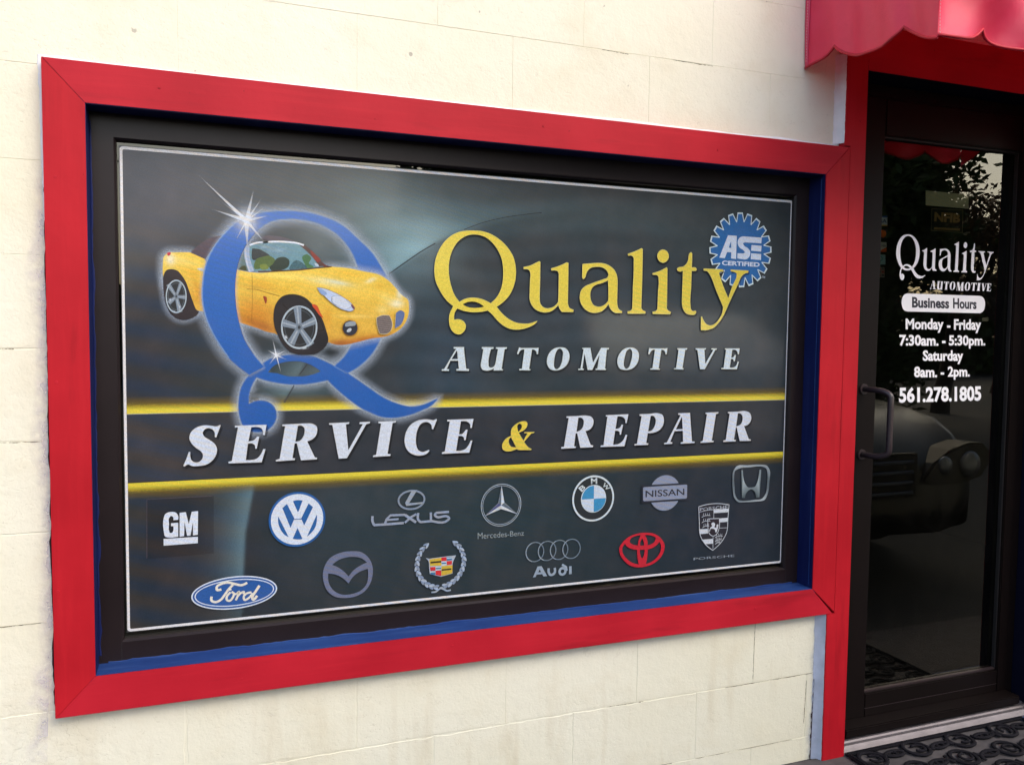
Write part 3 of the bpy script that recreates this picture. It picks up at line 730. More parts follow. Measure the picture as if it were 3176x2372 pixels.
class Art:
    """one printed element: coloured flat pieces stacked a few hundredths of a millimetre apart"""
    def __init__(s, base): s.v = []; s.f = []; s.c = []; s.y = base; s.soft = False
    def lift(s): s.y -= STEP
    def fill(s, loops, col, a=1.0, colfn=None):
        if loops and not hasattr(loops[0][0], '__len__'): loops = [loops]
        L3 = [[Vector((p[0], p[1], 0)) for p in lp] for lp in loops]
        tris = tessellate_polygon(L3); flat = [p for lp in loops for p in lp]; o = len(s.v)
        s.v += [(p[0], s.y, p[1]) for p in flat]
        for p in flat: s.c.append((*(colfn(p) if colfn else col), a))
        for t in tris:
            A, B, C = (flat[i] for i in t)
            cr_ = (B[0] - A[0]) * (C[1] - A[1]) - (B[1] - A[1]) * (C[0] - A[0])
            s.f.append(tuple(o + i for i in (t if cr_ > 0 else t[::-1])))
        if a < 1: s.soft = True
        s.lift(); return s
    def paint(s, loop, colfn, step=.004):
        """fill a closed outline with a fine triangle net so that the printed picture can shade softly"""
        from mathutils.geometry import delaunay_2d_cdt
        L = np.array(loop); n = len(L); x0, z0 = L.min(0); x1, z1 = L.max(0); gx_, gz_ = np.meshgrid(np.arange(x0, x1, step), np.arange(z0, z1, step)); P = np.stack([gx_.ravel(), gz_.ravel()], 1)
        ins = np.zeros(len(P), bool)
        for i in range(n):
            a, b = L[i], L[(i + 1) % n]; c = ((a[1] > P[:, 1]) != (b[1] > P[:, 1])); xx = (b[0] - a[0]) * (P[:, 1] - a[1]) / (b[1] - a[1] + 1e-15) + a[0]; ins ^= c & (P[:, 0] < xx)
        pts = [Vector(p) for p in loop] + [Vector(p) for p in P[ins]]
        V, E_, Fc, _, _, _ = delaunay_2d_cdt(pts, [], [list(range(n))], 1, 1e-7)
        o = len(s.v); s.v += [(p[0], s.y, p[1]) for p in V]; s.c += [(*colfn((p[0], p[1])), 1) for p in V]
        for f in Fc:
            A_, B_2, C_ = (V[i] for i in f[:3]); cr_ = (B_2 - A_).cross(C_ - A_); s.f.append(tuple(o + i for i in (f if cr_ > 0 else f[::-1])))
        s.lift(); return s
    def stroke(s, pts, w, col, closed=False, taper=None, a=1.0):
        n = len(pts); L = []; R_ = []
        for i in range(n):
            p = np.array(pts[i])
            q0 = np.array(pts[(i - 1) % n] if closed or i > 0 else pts[i]); q1 = np.array(pts[(i + 1) % n] if closed or i < n - 1 else pts[i])
            t = q1 - q0; t = t / (np.linalg.norm(t) + 1e-12); nn = np.array([-t[1], t[0]])
            ww = w * (taper(i / (n - 1)) if taper else 1) / 2
            L.append(p + nn * ww); R_.append(p - nn * ww)
        o = len(s.v); s.v += [(p[0], s.y, p[1]) for p in L] + [(p[0], s.y, p[1]) for p in R_]; s.c += [(*col, a)] * (2 * n)
        for i in range(n if closed else n - 1):
            j = (i + 1) % n; s.f.append((o + i, o + n + i, o + n + j, o + j))
        if a < 1: s.soft = True
        s.lift(); return s
    def halo(s, pts, w, col, a0, inward=0.0, pw=1.5):
        """soft printed glow that fades outward from a closed outline"""
        n = len(pts); P = np.array(pts); ar = 0.5 * np.sum(P[:, 0] * np.roll(P[:, 1], -1) - np.roll(P[:, 0], -1) * P[:, 1]); sg = -1 if ar > 0 else 1
        t = np.roll(P, -1, 0) - np.roll(P, 1, 0); t /= (np.linalg.norm(t, axis=1, keepdims=True) + 1e-12); nn = np.stack([-t[:, 1], t[:, 0]], 1) * sg
        o = len(s.v); K = 5
        for k in range(K + 1):
            q = P + nn * (w * k / K - inward); al = a0 * (1 - k / K) ** pw
            s.v += [(p[0], s.y, p[1]) for p in q]; s.c += [(*col, al)] * n
        for k in range(K):
            for i in range(n):
                j = (i + 1) % n; s.f.append((o + k * n + i, o + k * n + j, o + (k + 1) * n + j, o + (k + 1) * n + i))
        s.soft = True; s.lift(); return s
    def blob(s, c, rx, rz, col, a, rot=0, n=28, pw=1.6):
        o = len(s.v); K = 6; s.v.append((c[0], s.y, c[1])); s.c.append((*col, a))
        for k in range(1, K + 1):
            for i in range(n):
                t = 2 * math.pi * i / n; x, z = rx * k / K * math.cos(t), rz * k / K * math.sin(t)
                s.v.append((c[0] + x * math.cos(rot) - z * math.sin(rot), s.y, c[1] + x * math.sin(rot) + z * math.cos(rot))); s.c.append((*col, a * (1 - k / K) ** pw))
        for i in range(n):
            j = (i + 1) % n; s.f.append((o, o + 1 + i, o + 1 + j))
            for k in range(1, K): s.f.append((o + 1 + (k - 1) * n + i, o + 1 + k * n + i, o + 1 + k * n + j, o + 1 + (k - 1) * n + j))
        s.soft = True; s.lift(); return s
    def build(s, name, parent, label=None, mat=None):
        o = mesh_obj(name, s.v, s.f, mat or (VINYL_A if s.soft else VINYL), parent, cols=s.c)
        if label: o['label'] = label
        return o
# text from Blender's own font, squeezed into a traced quadrilateral
def text_loops(txt, weight=0.0):
    cu = bpy.data.curves.new('t', 'FONT'); cu.body = txt; cu.offset = weight; cu.resolution_u = 3; cu.dimensions = '2D'; cu.fill_mode = 'BOTH'
    o = bpy.data.objects.new('t', cu); scene.collection.objects.link(o)
    dg = bpy.context.evaluated_depsgraph_get(); me = bpy.data.meshes.new_from_object(o.evaluated_get(dg))
    V = np.array([v.co[:2] for v in me.vertices]); Fc = [tuple(p.vertices) for p in me.polygons]
    bpy.data.objects.remove(o); bpy.data.curves.remove(cu); bpy.data.meshes.remove(me)
    return V, Fc
def put_text(art, txt, quad, col, weight=0.0, a=1.0):
    V, Fc = text_loops(txt, weight); mn, mx = V.min(0), V.max(0); T_ = (V - mn) / (mx - mn)
    tl, tr, br, bl = [np.array(q) for q in quad]; o = len(art.v)
    for (u, v) in T_:
        p = (bl * (1 - u) + br * u) * (1 - v) + (tl * (1 - u) + tr * u) * v
        art.v.append((p[0], art.y, p[1])); art.c.append((*col, a))
    art.f += [tuple(o + i for i in f) for f in Fc]; art.lift()
def quad(fr, *pts, Y=PY): return [U(fr, x, y, Y) for x, y in pts]

K_ = 1.0                                     # ink reflectance scale
def C(r, g, b): return rgb(r, g, b, K_)
film_rect = (.0585, 1.9392, .0628, 1.1930)
# --- background ink: computed per grid point from swooshes and glows of the design
nx_, nz_ = 420, 260
gx = np.linspace(film_rect[0], film_rect[1], nx_); gz = np.linspace(film_rect[2], film_rect[3], nz_)
GX, GZ_ = np.meshgrid(gx, gz); Pp = np.stack([GX.ravel(), np.full(GX.size, PY), GZ_.ravel()], 1)
px, py = projn(Pp)
base = np.zeros((len(px), 3)) + np.array([38., 49., 55.])
def add(x, y, sx, sy, col, rot=0):
    global base
    dx, dy = px - x, py - y; c, s = math.cos(rad(rot)), math.sin(rad(rot)); u, v = dx * c + dy * s, -dx * s + dy * c
    w = np.exp(-(u / sx) ** 2 - (v / sy) ** 2); base += w[:, None] * np.array(col, float)
add(450, 620, 330, 300, (16, 8, 14)); add(430, 1150, 180, 260, (-3, -6, 0)); add(900, 560, 380, 130, (14, 14, 12))
add(1180, 760, 260, 190, (28, 35, 35), -25); add(1290, 800, 130, 110, (32, 39, 41), -30); add(1160, 650, 160, 120, (14, 18, 18))
add(1900, 960, 480, 220, (2, 6, 10)); add(2250, 760, 260, 180, (6, 6, 4)); add(1700, 690, 420, 60, (8, 14, 14), -2)
add(1380, 1120, 150, 180, (4, 12, 20)); add(2300, 1130, 260, 120, (-2, 0, 4))
add(1500, 1550, 500, 260, (0, 6, 7)); add(560, 1760, 260, 260, (2, -6, -4)); add(2250, 1600, 300, 220, (-2, -4, 2)); add(1000, 1600, 200, 180, (4, 6, 8))
# big arc: light outside, dark inside
arc = np.array([(752, 1900), (755, 1790), (762, 1650), (790, 1500), (830, 1370), (880, 1250), (940, 1135), (1010, 1040), (1100, 945), (1205, 850), (1350, 752), (1500, 695), (1650, 664), (1800, 655), (1930, 675), (2060, 722), (2200, 800), (2320, 900)], float)
dmin = np.full(len(px), 1e9); side_ = np.zeros(len(px)); prm = np.zeros(len(px))
for i in range(len(arc) - 1):
    a, b = arc[i], arc[i + 1]; ab = b - a; t = np.clip(((px - a[0]) * ab[0] + (py - a[1]) * ab[1]) / (ab @ ab), 0, 1)
    qx, qy = px - (a[0] + t * ab[0]), py - (a[1] + t * ab[1]); d = np.hypot(qx, qy); m = d < dmin
    dmin[m] = d[m]; side_[m] = np.sign(ab[0] * qy[m] - ab[1] * qx[m]); prm[m] = (i + t[m])
ws = np.interp(prm, [0, 8, 10, 11.5, 13.5, 17], [2.5, 2.5, 3, 10, 22, 40]); so = 1 / (1 + np.exp(np.clip(dmin * side_ / ws, -30, 30)))
amp = np.interp(prm, [0, 1.2, 3.4, 4.5, 8, 9.2, 10.5, 12, 14, 16, 17], [34, 74, 66, 24, 30, 46, 40, 20, 10, 7, 0])
wid = np.interp(prm, [0, 3, 8, 9.5, 12, 16], [70, 80, 90, 130, 50, 40])
base += (so * amp * np.exp(-(dmin / wid) ** 1.3))[:, None] * np.array([.72, 1.0, 1.06])
base -= ((1 - so) * np.interp(prm, [0, 4, 8, 10, 12, 17], [5, 6, 22, 14, 6, 0]) * np.exp(-(dmin / 150)))[:, None] * np.array([1., 1., .95])
add(930, 1215, 110, 50, (34, 42, 40)); add(1000, 1150, 90, 36, (44, 50, 50))
# the dark band behind the second line of lettering
Zb = GZ_.ravel(); inb = (Zb < .5790) & (Zb > .4176)
base[inb] = base[inb] * 0 + np.array([38., 46., 55.]) + np.stack([9 * np.exp(-((px[inb] - 500) / 350) ** 2)] * 3, 1) * np.array([1, .5, .4])
ns = NR.randn(nz_ // 5 + 2, nx_ // 5 + 2); zi = np.linspace(0, ns.shape[0] - 1.01, nz_); xi = np.linspace(0, ns.shape[1] - 1.01, nx_)
zi0, xi0 = zi.astype(int), xi.astype(int); fz, fx = (zi - zi0)[:, None], (xi - xi0)[None, :]
sm = (ns[zi0][:, xi0] * (1 - fz) * (1 - fx) + ns[zi0 + 1][:, xi0] * fz * (1 - fx) + ns[zi0][:, xi0 + 1] * (1 - fz) * fx + ns[zi0 + 1][:, xi0 + 1] * fz * fx)
base += sm.ravel()[:, None] * np.array([1.5, 1.2, 1.4])
# faint diagonal moire ripple put into the print colour, mostly on the left third
bandw = np.exp(-((px - 430) / 330) ** 2) * np.clip((py - 600) / 250, 0, 1)
ph = (py - px * .18) / 14.0
base += (bandw * np.sin(ph))[:, None] * np.array([9., 1., -8.])
bw2 = np.exp(-((px - 1500) / 700) ** 2) * np.exp(-((py - 900) / 500) ** 2); base += (bw2 * np.sin(py / 11.0 + np.sin(px / 90.0)))[:, None] * np.array([3., 4., 5.])
base = np.clip(base, 8, 235)
lin = np.where(base / 255 <= .04045, base / 255 / 12.92, ((base / 255 + .055) / 1.055) ** 2.4) * K_
cols4 = np.concatenate([lin, np.ones((len(lin), 1))], 1)
idx = np.arange(nx_ * nz_).reshape(nz_, nx_)
fq = np.stack([idx[:-1, :-1], idx[:-1, 1:], idx[1:, 1:], idx[1:, :-1]], -1).reshape(-1, 4)
film = mesh_obj('printed_film', Pp.tolist(), fq.tolist(), VINYL, win, cols=cols4)
film['label'] = 'dark printed film with white border line and yellow stripes'
Y0 = PY - .00012
# white border line with rounded corners
def rrect(x0, x1, z0, z1, r, n=5):
    out = []
    for cx, cz, a0 in ((x1 - r, z1 - r, 0), (x0 + r, z1 - r, 90), (x0 + r, z0 + r, 180), (x1 - r, z0 + r, 270)):
        for k in range(n + 1): a = rad(a0 + 90 * k / n); out.append((cx + r * math.cos(a), cz + r * math.sin(a)))
    return out
A = Art(Y0); o_ = rrect(.0602, 1.9377, .0645, 1.1912, .007); i_ = rrect(.0602 + .0058, 1.9377 - .0058, .0645 + .006, 1.1912 - .0066, .004)
A.fill([o_, i_[::-1]], C(226, 226, 230)); A.build('border_line', film)
# yellow stripes fading away from the dark band
def stripe(zs, cols):
    A = Art(Y0 - .00004); n = 60; xs_ = np.linspace(.0665, 1.9312, n)
    for z, (c, a) in zip(zs, cols):
        for x in xs_: A.v.append((x, A.y, z)); A.c.append((*c, a))
    for j in range(len(zs) - 1):
        for i in range(n - 1): q = j * n + i; A.f.append((q, q + 1, q + n + 1, q + n) if zs[j + 1] > zs[j] else (q + n, q + n + 1, q + 1, q))
    A.soft = True; A.build('yellow_stripe', film)
ye, ym, yo = C(222, 206, 62), C(200, 182, 48), C(150, 125, 30)
stripe([.5775, .5785, .5798, .5880, .5945, .6040, .6200], [(C(190, 190, 200), .2), (C(200, 198, 190), .7), (ye, 1), (ye, 1), (ym, .75), (yo, .35), (yo, 0)])
stripe([.4185, .4170, .4165, .4085, .4020, .3920, .3770], [(C(5, 5, 10), .0), (C(10, 10, 16), .8), (ye, 1), (ye, .96), (ym, .7), (yo, .3), (yo, 0)])

# --- blue Q
YB = Y0 - .0001
blue_a = np.array([52., 106., 188.]); blue_b = np.array([18., 84., 164.])
def bluef(p):
    t = min(1, max(0, (1.02 - p[1]) / .55)); c = blue_a * (1 - t) + blue_b * t; return C(*c)
ringQ = path('A', '778,1307* 660,1210 580,1090 530,980 510,880 512,780 530,680 570,590 640,500 720,430 830,390 950,378 1080,382 1200,410 1310,460 1400,540 1480,620 1530,700 1568,770 1590,860 1585,960 1555,1040 1525,1100 1480,1180 1400,1260 1330,1300* 1260,1258* 1320,1200 1370,1110 1405,1000 1420,900 1415,800 1400,715 1360,610 1290,520 1200,460 1100,428 1000,420 900,435 830,480 770,550 720,650 698,760 697,880 715,1000 750,1110 800,1190 860,1262*')
lowQ = path('K3', '355,265* 430,215 520,185 640,165 760,165 880,180 990,225 1095,275* 1220,340* 1320,410 1450,500 1600,600 1730,655 1860,685 1980,670 2060,640 2140,602* 2080,670 1980,720 1850,770 1720,795 1580,790 1450,740 1350,690 1280,640 1180,560 1090,480 1030,418* 900,445 780,460 650,460 520,445 400,420 310,390* 260,480 235,570 232,660* 290,635 370,625 440,645 495,700 512,760 500,830 460,890 400,930 330,940 250,930 180,880 145,800 130,700 135,600 155,500 190,430 240,365*')
lowH = path('K3', '425,340* 500,265 560,245 660,228 760,232 860,265 960,330* 850,370 740,382 620,378 520,350*')
GL = C(196, 212, 232)
A = Art(YB)
A.halo(ringQ, .028, GL, .50); A.halo(lowQ, .024, GL, .50); A.halo(lowH[::-1], .010, GL, .30)
ov = [U('K2', 980 + 520 * math.cos(t / 12 * math.pi), 620 + 470 * math.sin(t / 12 * math.pi)) for t in range(24)]
A.blob(U('A', 1180, 560), .115, .10, C(150, 165, 170), .28)
A.fill(ringQ, None, 1, bluef); A.fill([lowQ, lowH], None, 1, bluef)
A.stroke(ringQ, .0022, C(120, 160, 220), closed=True, a=.55); A.stroke(lowQ, .0020, C(110, 150, 215), closed=True, a=.5)
A.build('letter', film, 'large blue letter Q with a curled tail around the yellow car')
for s in ('745,362 820,262', '590,648 640,560 690,470'):
    A = Art(YB - .0001); A.stroke(path('K3', s, False), .0028, C(40, 48, 56)); A.build('thin_arc', film)
A = Art(YB + .00004); A.stroke(path('P', '1206,850 1260,812 1310,778 1350,755', False), .0030, C(38, 48, 56)); A.stroke(path('P', '1440,712 1500,690 1580,672 1680,660', False), .0016, C(48, 58, 64), a=.8); A.build('thin_arc', film)

# --- illustrated yellow roadster
A = Art(YB - .0008)
body = path('K1', '118,1000* 105,720 115,650 165,600 300,590 450,590* 560,640 690,700 850,770 1060,815* 1200,842 1480,845 K2: 200,560 500,545 700,520 900,500* 1100,520 1300,560 1480,600 1580,660 1680,760 1770,860 1825,900 1842,1000 1822,1130 1772,1220 1680,1300 1560,1350 1400,1372 1200,1422 1050,1452 950,1450 860,1420* 560,1500* 200,1312* 100,1290 0,1250* K1: 1440,1600 1100,1490* 800,1400 620,1345* 540,1330*')
arch = path('K1', '118,870 150,820 220,805 290,825 350,890 400,970 440,1080 490,1220 540,1330 568,1352* 530,1400 450,1440 370,1455 290,1440 220,1390 150,1270 120,1130 110,1000')
tire = path('K2', '420,835 560,870 680,980 770,1110 830,1270 855,1410 800,1500 700,1560 560,1572 430,1555 330,1480 250,1350 200,1220 190,1080 220,950 300,860')
A.halo(body, .020, C(206, 220, 236), .48); A.halo(arch, .016, C(190, 205, 228), .4); A.halo(tire, .014, C(150, 165, 180), .35)
top = path('K1', '455,595* 560,500 700,410 880,372* 960,420* 880,560 760,700 640,690* 550,650')
roof = path('K2', '40,150 100,125 200,125 330,148 460,195* 300,188 120,182')
A.fill(top, C(78, 66, 78)); A.fill(roof, C(78, 72, 84))
yA, yB_ = np.array([236., 202., 74.]), np.array([214., 164., 58.])
zt_, zb_ = U('K2', 900, 500)[1], U('K2', 950, 1450)[1]
def yel(p):
    t = min(1, max(0, (zt_ - p[1]) / (zt_ - zb_))) ** 1.4; return C(*(yA * (1 - t) + yB_ * t))
GS = []
def gsp(fr, x, y, rx, ry, col, a, rot=0):
    c = U(fr, x, y); k = FR[fr][2] / 1450.0; GS.append((c[0], c[1], rx * k, ry * k, math.cos(rad(rot)), math.sin(rad(rot)), np.array(col, float), a))
for q in (('K2', 800, 690, 420, 60, (240, 226, 150), .75, 10), ('K2', 960, 690, 220, 34, (218, 226, 212), .8, 8), ('K2', 1380, 665, 90, 26, (238, 236, 214), .85, -25), ('K2', 1690, 950, 120, 70, (240, 238, 216), .85, 0), ('K2', 1560, 880, 110, 60, (244, 224, 130), .6, 20),
          ('K2', 1730, 830, 50, 70, (228, 234, 232), .8, 0), ('K2', 1520, 1030, 90, 70, (244, 226, 150), .6, 0), ('K2', 1250, 830, 200, 70, (246, 206, 76), .6, 10), ('K2', 1180, 1105, 260, 22, (248, 220, 130), .6, 0), ('K2', 1300, 1400, 420, 60, (176, 92, 24), .75, -9), ('K2', 1000, 1440, 160, 60, (150, 78, 22), .7, 0),
          ('K2', 850, 1130, 60, 160, (214, 148, 34), .5, 0), ('K2', 560, 700, 160, 60, (246, 206, 80), .6, 20), ('K2', 1120, 590, 220, 40, (236, 186, 50), .6, 5), ('K2', 250, 610, 320, 40, (250, 226, 110), .8, 4), ('K2', 60, 720, 220, 60, (226, 168, 40), .6, 12), ('K2', 330, 780, 120, 50, (222, 178, 50), .7, -20),
          ('K2', 40, 1120, 260, 160, (206, 134, 34), .7, 10), ('K2', 60, 1240, 200, 60, (170, 96, 26), .6, 15), ('K1', 1250, 1350, 260, 200, (206, 136, 36), .7, 10), ('K1', 1300, 1500, 300, 70, (170, 100, 30), .7, 18), ('K1', 300, 690, 260, 70, (248, 222, 120), .85, 12), ('K1', 200, 680, 60, 90, (234, 232, 222), .8, 0),
          ('K1', 480, 850, 160, 60, (232, 178, 50), .6, 20), ('K1', 540, 1120, 90, 200, (204, 138, 36), .7, -12), ('K1', 480, 1020, 30, 160, (240, 196, 80), .5, -20), ('K1', 1250, 880, 260, 40, (248, 214, 96), .7, 2), ('K1', 1300, 1040, 300, 30, (196, 150, 50), .5, 6), ('K2', 1480, 740, 60, 40, (226, 172, 44), .5, 0), ('K2', 1620, 1110, 60, 40, (230, 170, 60), .6, 0)):
    gsp(*q)
nz = np.random.RandomState(9); wv_ = [(nz.uniform(60, 260), nz.uniform(0, 6.28), nz.uniform(0, 6.28)) for _ in range(8)]
def bodyc(p):
    t = min(1, max(0, (zt_ - p[1]) / (zt_ - zb_))) ** 1.3; c = yA * (1 - t) + yB_ * t
    for (x, z, rx, rz, co, si, col, a) in GS:
        dx, dz = p[0] - x, p[1] - z; u, v = dx * co - dz * si, dx * si + dz * co; w = a * math.exp(-(u / rx) ** 2 - (v / rz) ** 2); c = c * (1 - w) + col * w
    n_ = sum(math.sin(f * (p[0] * math.cos(a) + p[1] * math.sin(a)) + b) for f, a, b in wv_) / 8
    return C(*np.clip(c + n_ * 7, 0, 255))
A.paint(body, bodyc)
def FL(fr, s, col, a=1.0, n=4): A.fill(path(fr, s, True, n), C(*col), a)
def S_(fr, s, w, col, a=1.0, closed=False, taper=None): A.stroke(path(fr, s, closed), w, C(*col), closed, taper, a)
def B_(fr, x, y, rx, rz, col, a, rot=0): A.blob(U(fr, x, y), rx, rz, C(*col), a, rad(rot))
# glass, screen frame, pillars
FL('K1', '1100,640* 1165,560* 1195,830* 1060,808* 1075,720', (96, 120, 120)); FL('K1', '1095,780* 1150,760 1180,830* 1070,806*', (70, 74, 44))
FL('K1', '1190,500* 1300,488 K2: 150,200 350,208 480,222 560,245* 640,300 730,395 800,470 850,505* 600,535 300,552 0,556 K1: 1275,838* 1230,700', (104, 146, 160))
B_('K2', 250, 300, .05, .02, (150, 186, 205), .8); B_('K2', 90, 260, .03, .012, (160, 190, 205), .7)
FL('K2', '-70,280* 0,285 80,320 150,370 180,420* 60,400 -60,420', (52, 60, 62), .85); FL('K2', '-20,410 60,380 150,370 210,420 190,480 60,520 -40,530', (88, 112, 58), .9)
FL('K2', '180,470 230,400 330,385 380,420 370,500 300,540 160,545 140,510', (44, 60, 50), .9); FL('K2', '20,490 100,470 130,520 40,535', (132, 150, 70), .8)
FL('K2', '540,380 600,350 650,400 620,460 680,500 600,525 570,470', (72, 120, 74), .85); FL('K2', '480,420 520,440 600,520 480,530 380,530 400,480', (70, 110, 120), .7)
FL('K2', '490,225* 570,240 630,285 700,360 760,420 830,490* 740,500* 700,430 600,320', (84, 58, 54), .95); FL('K2', '640,300 700,350 760,430 740,450 680,400', (150, 62, 52), .8)
FL('K2', '690,455* 730,470 745,495 705,495', (188, 205, 222), .9); FL('K2', '800,500* 780,455 850,490 905,497* 860,512', (92, 44, 40))
S_('K2', '900,500 700,518 500,540 300,552 100,560 0,560', .0030, (96, 58, 30), .8)
S_('K1', '1215,500 1300,470 1450,458 K2: 60,205 200,196 350,200 480,215 560,240', .0042, (222, 228, 236)); S_('K1', '1180,500 1180,640 1205,740 1240,838', .0125, (160, 178, 205)); S_('K1', '1160,520 1165,640 1185,740 1215,836', .0030, (214, 222, 236), .8)
# paint lights and darks of the illustration
def soft(fr, s, col, a=.6, w=.006):
    p = path(fr, s); A.fill(p, C(*col), a); A.halo(p, w, C(*col), a)
S_('K1', '1180,1060 1300,1068 1450,1110 1600,1150', .0011, (120, 84, 20), .8); S_('K1', '1245,860 1250,1100 1240,1480', .0010, (170, 120, 30), .7)
FL('K1', '160,600 205,592 200,620 170,635', (196, 42, 60)); FL('K1', '540,800 620,795 640,830 600,830', (206, 214, 214), .8); FL('K1', '1390,1150 1430,1160 1420,1250 1400,1200', (160, 60, 40), .8)
FL('K1', '640,690* 700,600 760,520 800,520 720,640 690,720', (150, 170, 196), .7)
# rear wheel
A.fill(arch, C(38, 30, 36))
def wheel(fr, cx, cy, rx, ry, spokes, wsp, rimw, ring):
    c = np.array(U(fr, cx, cy))
    el = lambda k: [tuple(np.array(U(fr, cx + rx * k * math.cos(t / 36 * 2 * math.pi), cy + ry * k * math.sin(t / 36 * 2 * math.pi)))) for t in range(36)][::-1]
    A.fill(el(1.0), C(*ring)); A.fill(el(.92), C(34, 38, 42)); A.stroke(el(.80), .0016, C(70, 82, 90), True)
    for sx, sy, w in spokes: A.stroke([tuple(c), tuple(c * .5 + np.array(U(fr, sx, sy)) * .5), U(fr, sx, sy)], w, C(118, 134, 150), taper=lambda t: .8 + .5 * t); A.stroke([tuple(c), U(fr, sx, sy)], w * .25, C(190, 202, 214), a=.7)
    A.stroke(el(.98), rimw, C(172, 188, 200), True); A.fill(el(.17), C(110, 124, 138)); A.fill(el(.08), C(48, 54, 60))
wheel('K1', 275, 1155, 130, 212, ((172, 1000, .0075), (335, 985, .006), (395, 1165, .008), (325, 1355, .0085), (180, 1240, .0075)), .007, .0024, (150, 164, 178))
B_('K1', 200, 1200, .006, .008, (206, 220, 236), .8); B_('K1', 320, 1290, .004, .010, (214, 226, 240), .8); B_('K1', 250, 1350, .010, .005, (200, 214, 230), .7, -30)
# front wheel
A.fill(tire, C(30, 28, 33)); A.stroke(path('K2', '300,880 420,850 540,885 650,985 740,1110 800,1270'), .0014, C(70, 52, 30), a=.0 or .5)
wheel('K2', 502, 1240, 220, 264, ((478, 990, .0145), (705, 1150, .0145), (650, 1455, .0135), (398, 1440, .0145), (290, 1180, .0145)), .012, .0026, (186, 200, 210))
B_('K2', 340, 1360, .010, .006, (226, 236, 246), .8, -50); B_('K2', 560, 1495, .016, .004, (220, 230, 238), .8, 4); B_('K2', 480, 1060, .005, .012, (190, 204, 218), .6)
FL('K2', '660,960 705,965 760,1060 800,1130* 770,1112 710,1040', (198, 74, 34))
# lamps and grilles
HL = path('K2', '715,755* 780,760 900,800 1050,880 1130,940 1182,1010* 1150,1040 1050,1032 960,990 880,930 800,850')
A.fill(HL, C(182, 200, 230)); A.stroke(HL, .0014, C(150, 120, 70), True, a=.7)
soft('K2', '900,880 980,860 1080,920 1130,980 1080,1015 980,980 910,930', (218, 228, 244), .8, .003); S_('K2', '905,890 900,925 960,975', .0014, (110, 130, 160), .8); FL('K2', '1130,960 1180,1005 1170,1020 1140,990', (120, 60, 70), .8)
FL('K2', '720,760* 790,780 840,840 800,850', (150, 180, 226), .8)
fog = [U('K2', 1122 + 90 * math.cos(t / 24 * 2 * math.pi), 1248 + 90 * math.sin(t / 24 * 2 * math.pi)) for t in range(24)][::-1]
A.halo(fog, .006, C(160, 100, 20), .5); A.fill(fog, C(36, 42, 56)); FL('K2', '1060,1200 1110,1170 1190,1180 1190,1210 1120,1225 1060,1225', (150, 162, 172), .9); FL('K2', '1080,1290 1130,1250 1140,1262 1100,1300', (196, 206, 216), .9)
gr1 = path('K2', '1445,1122* 1500,1095 1600,1095* 1638,1200 1610,1290 1560,1322 1480,1315* 1448,1200'); gr2 = path('K2', '1678,1065* 1740,1030 1778,1050 1772,1150 1730,1220 1665,1255*')
A.fill(gr1, C(122, 112, 110)); A.stroke(gr1, .0014, C(210, 196, 150), True)
for k in range(9):
    t = k / 8; S_('K2', '%d,%d %d,%d' % (1450 + 10 * t, 1125 + 185 * t, 1618, 1105 + 185 * t), .0008, (70, 62, 60), .8)
A.fill(gr2, C(92, 112, 158)); A.stroke(gr2, .0012, C(226, 190, 90), True)
A.build('illustrated_car', film, 'printed yellow roadster driving out of the big blue letter')
# the left limb of the blue letter passes in front of the car
limb = path('A', '778,1307* 660,1210 580,1090 530,980 510,880 512,780 530,680 570,590 640,500 720,430 790,404* 812,498* 770,550 720,650 698,760 697,880 715,1000 750,1110 800,1190 860,1262*')
A = Art(YB - .0029); A.halo(limb, .010, C(190, 206, 230), .38); A.fill(limb, None, 1, bluef)
ol = path('A', '660,1210 580,1090 530,980 510,880 512,780 530,680 570,590 640,500 720,430 830,390', False); A.stroke(ol, .0030, C(150, 186, 232), a=.55)
A.stroke(path('A', '830,480 770,550 720,650 698,760 697,880 715,1000 750,1110 800,1190', False), .0014, C(30, 60, 130), a=.5)
A.build('letter_limb', film)
# sparkles
def sparkle(c, R, rays, core):
    A = Art(YB - .0036)
    A.blob(c, core * 1.6, core * 1.6, C(196, 214, 236), .55); A.blob(c, core, core, C(236, 240, 246), .9)
    for (q, w) in rays:
        q = np.array(q); c_ = np.array(c); pts_ = [tuple(c_ + (q - c_) * t) for t in np.linspace(0, 1, 9)]
        n0 = len(A.v); A.stroke(pts_, w, C(226, 232, 240), taper=lambda t: max(.06, 1 - t), a=.9)
        m = 9
        for i in range(2 * m): A.c[n0 + i] = (*A.c[n0 + i][:3], .95 * (1 - (i % m) / (m - 1)) ** .7)
    A.build('sparkle', film)
sc_ = U('A', 760, 432)
sparkle(sc_, .1, [(U('A', 478, 165), .0085), (U('A', 802, 250), .010), (U('A', 850, 300), .006), (U('A', 560, 365), .009), (U('A', 600, 310), .003), (U('A', 868, 560), .008), (U('A', 765, 610), .011), (U('A', 690, 560), .004), (U('A', 900, 400), .007), (U('A', 880, 345), .004)], .036)
sparkle(U('A', 930, 1195), .05, [(U('A', 905, 1090), .0035), (U('A', 960, 1310), .0030), (U('A', 870, 1160), .003), (U('A', 990, 1165), .003), (U('A', 880, 1260), .003), (U('A', 1000, 1225), .003)], .012)

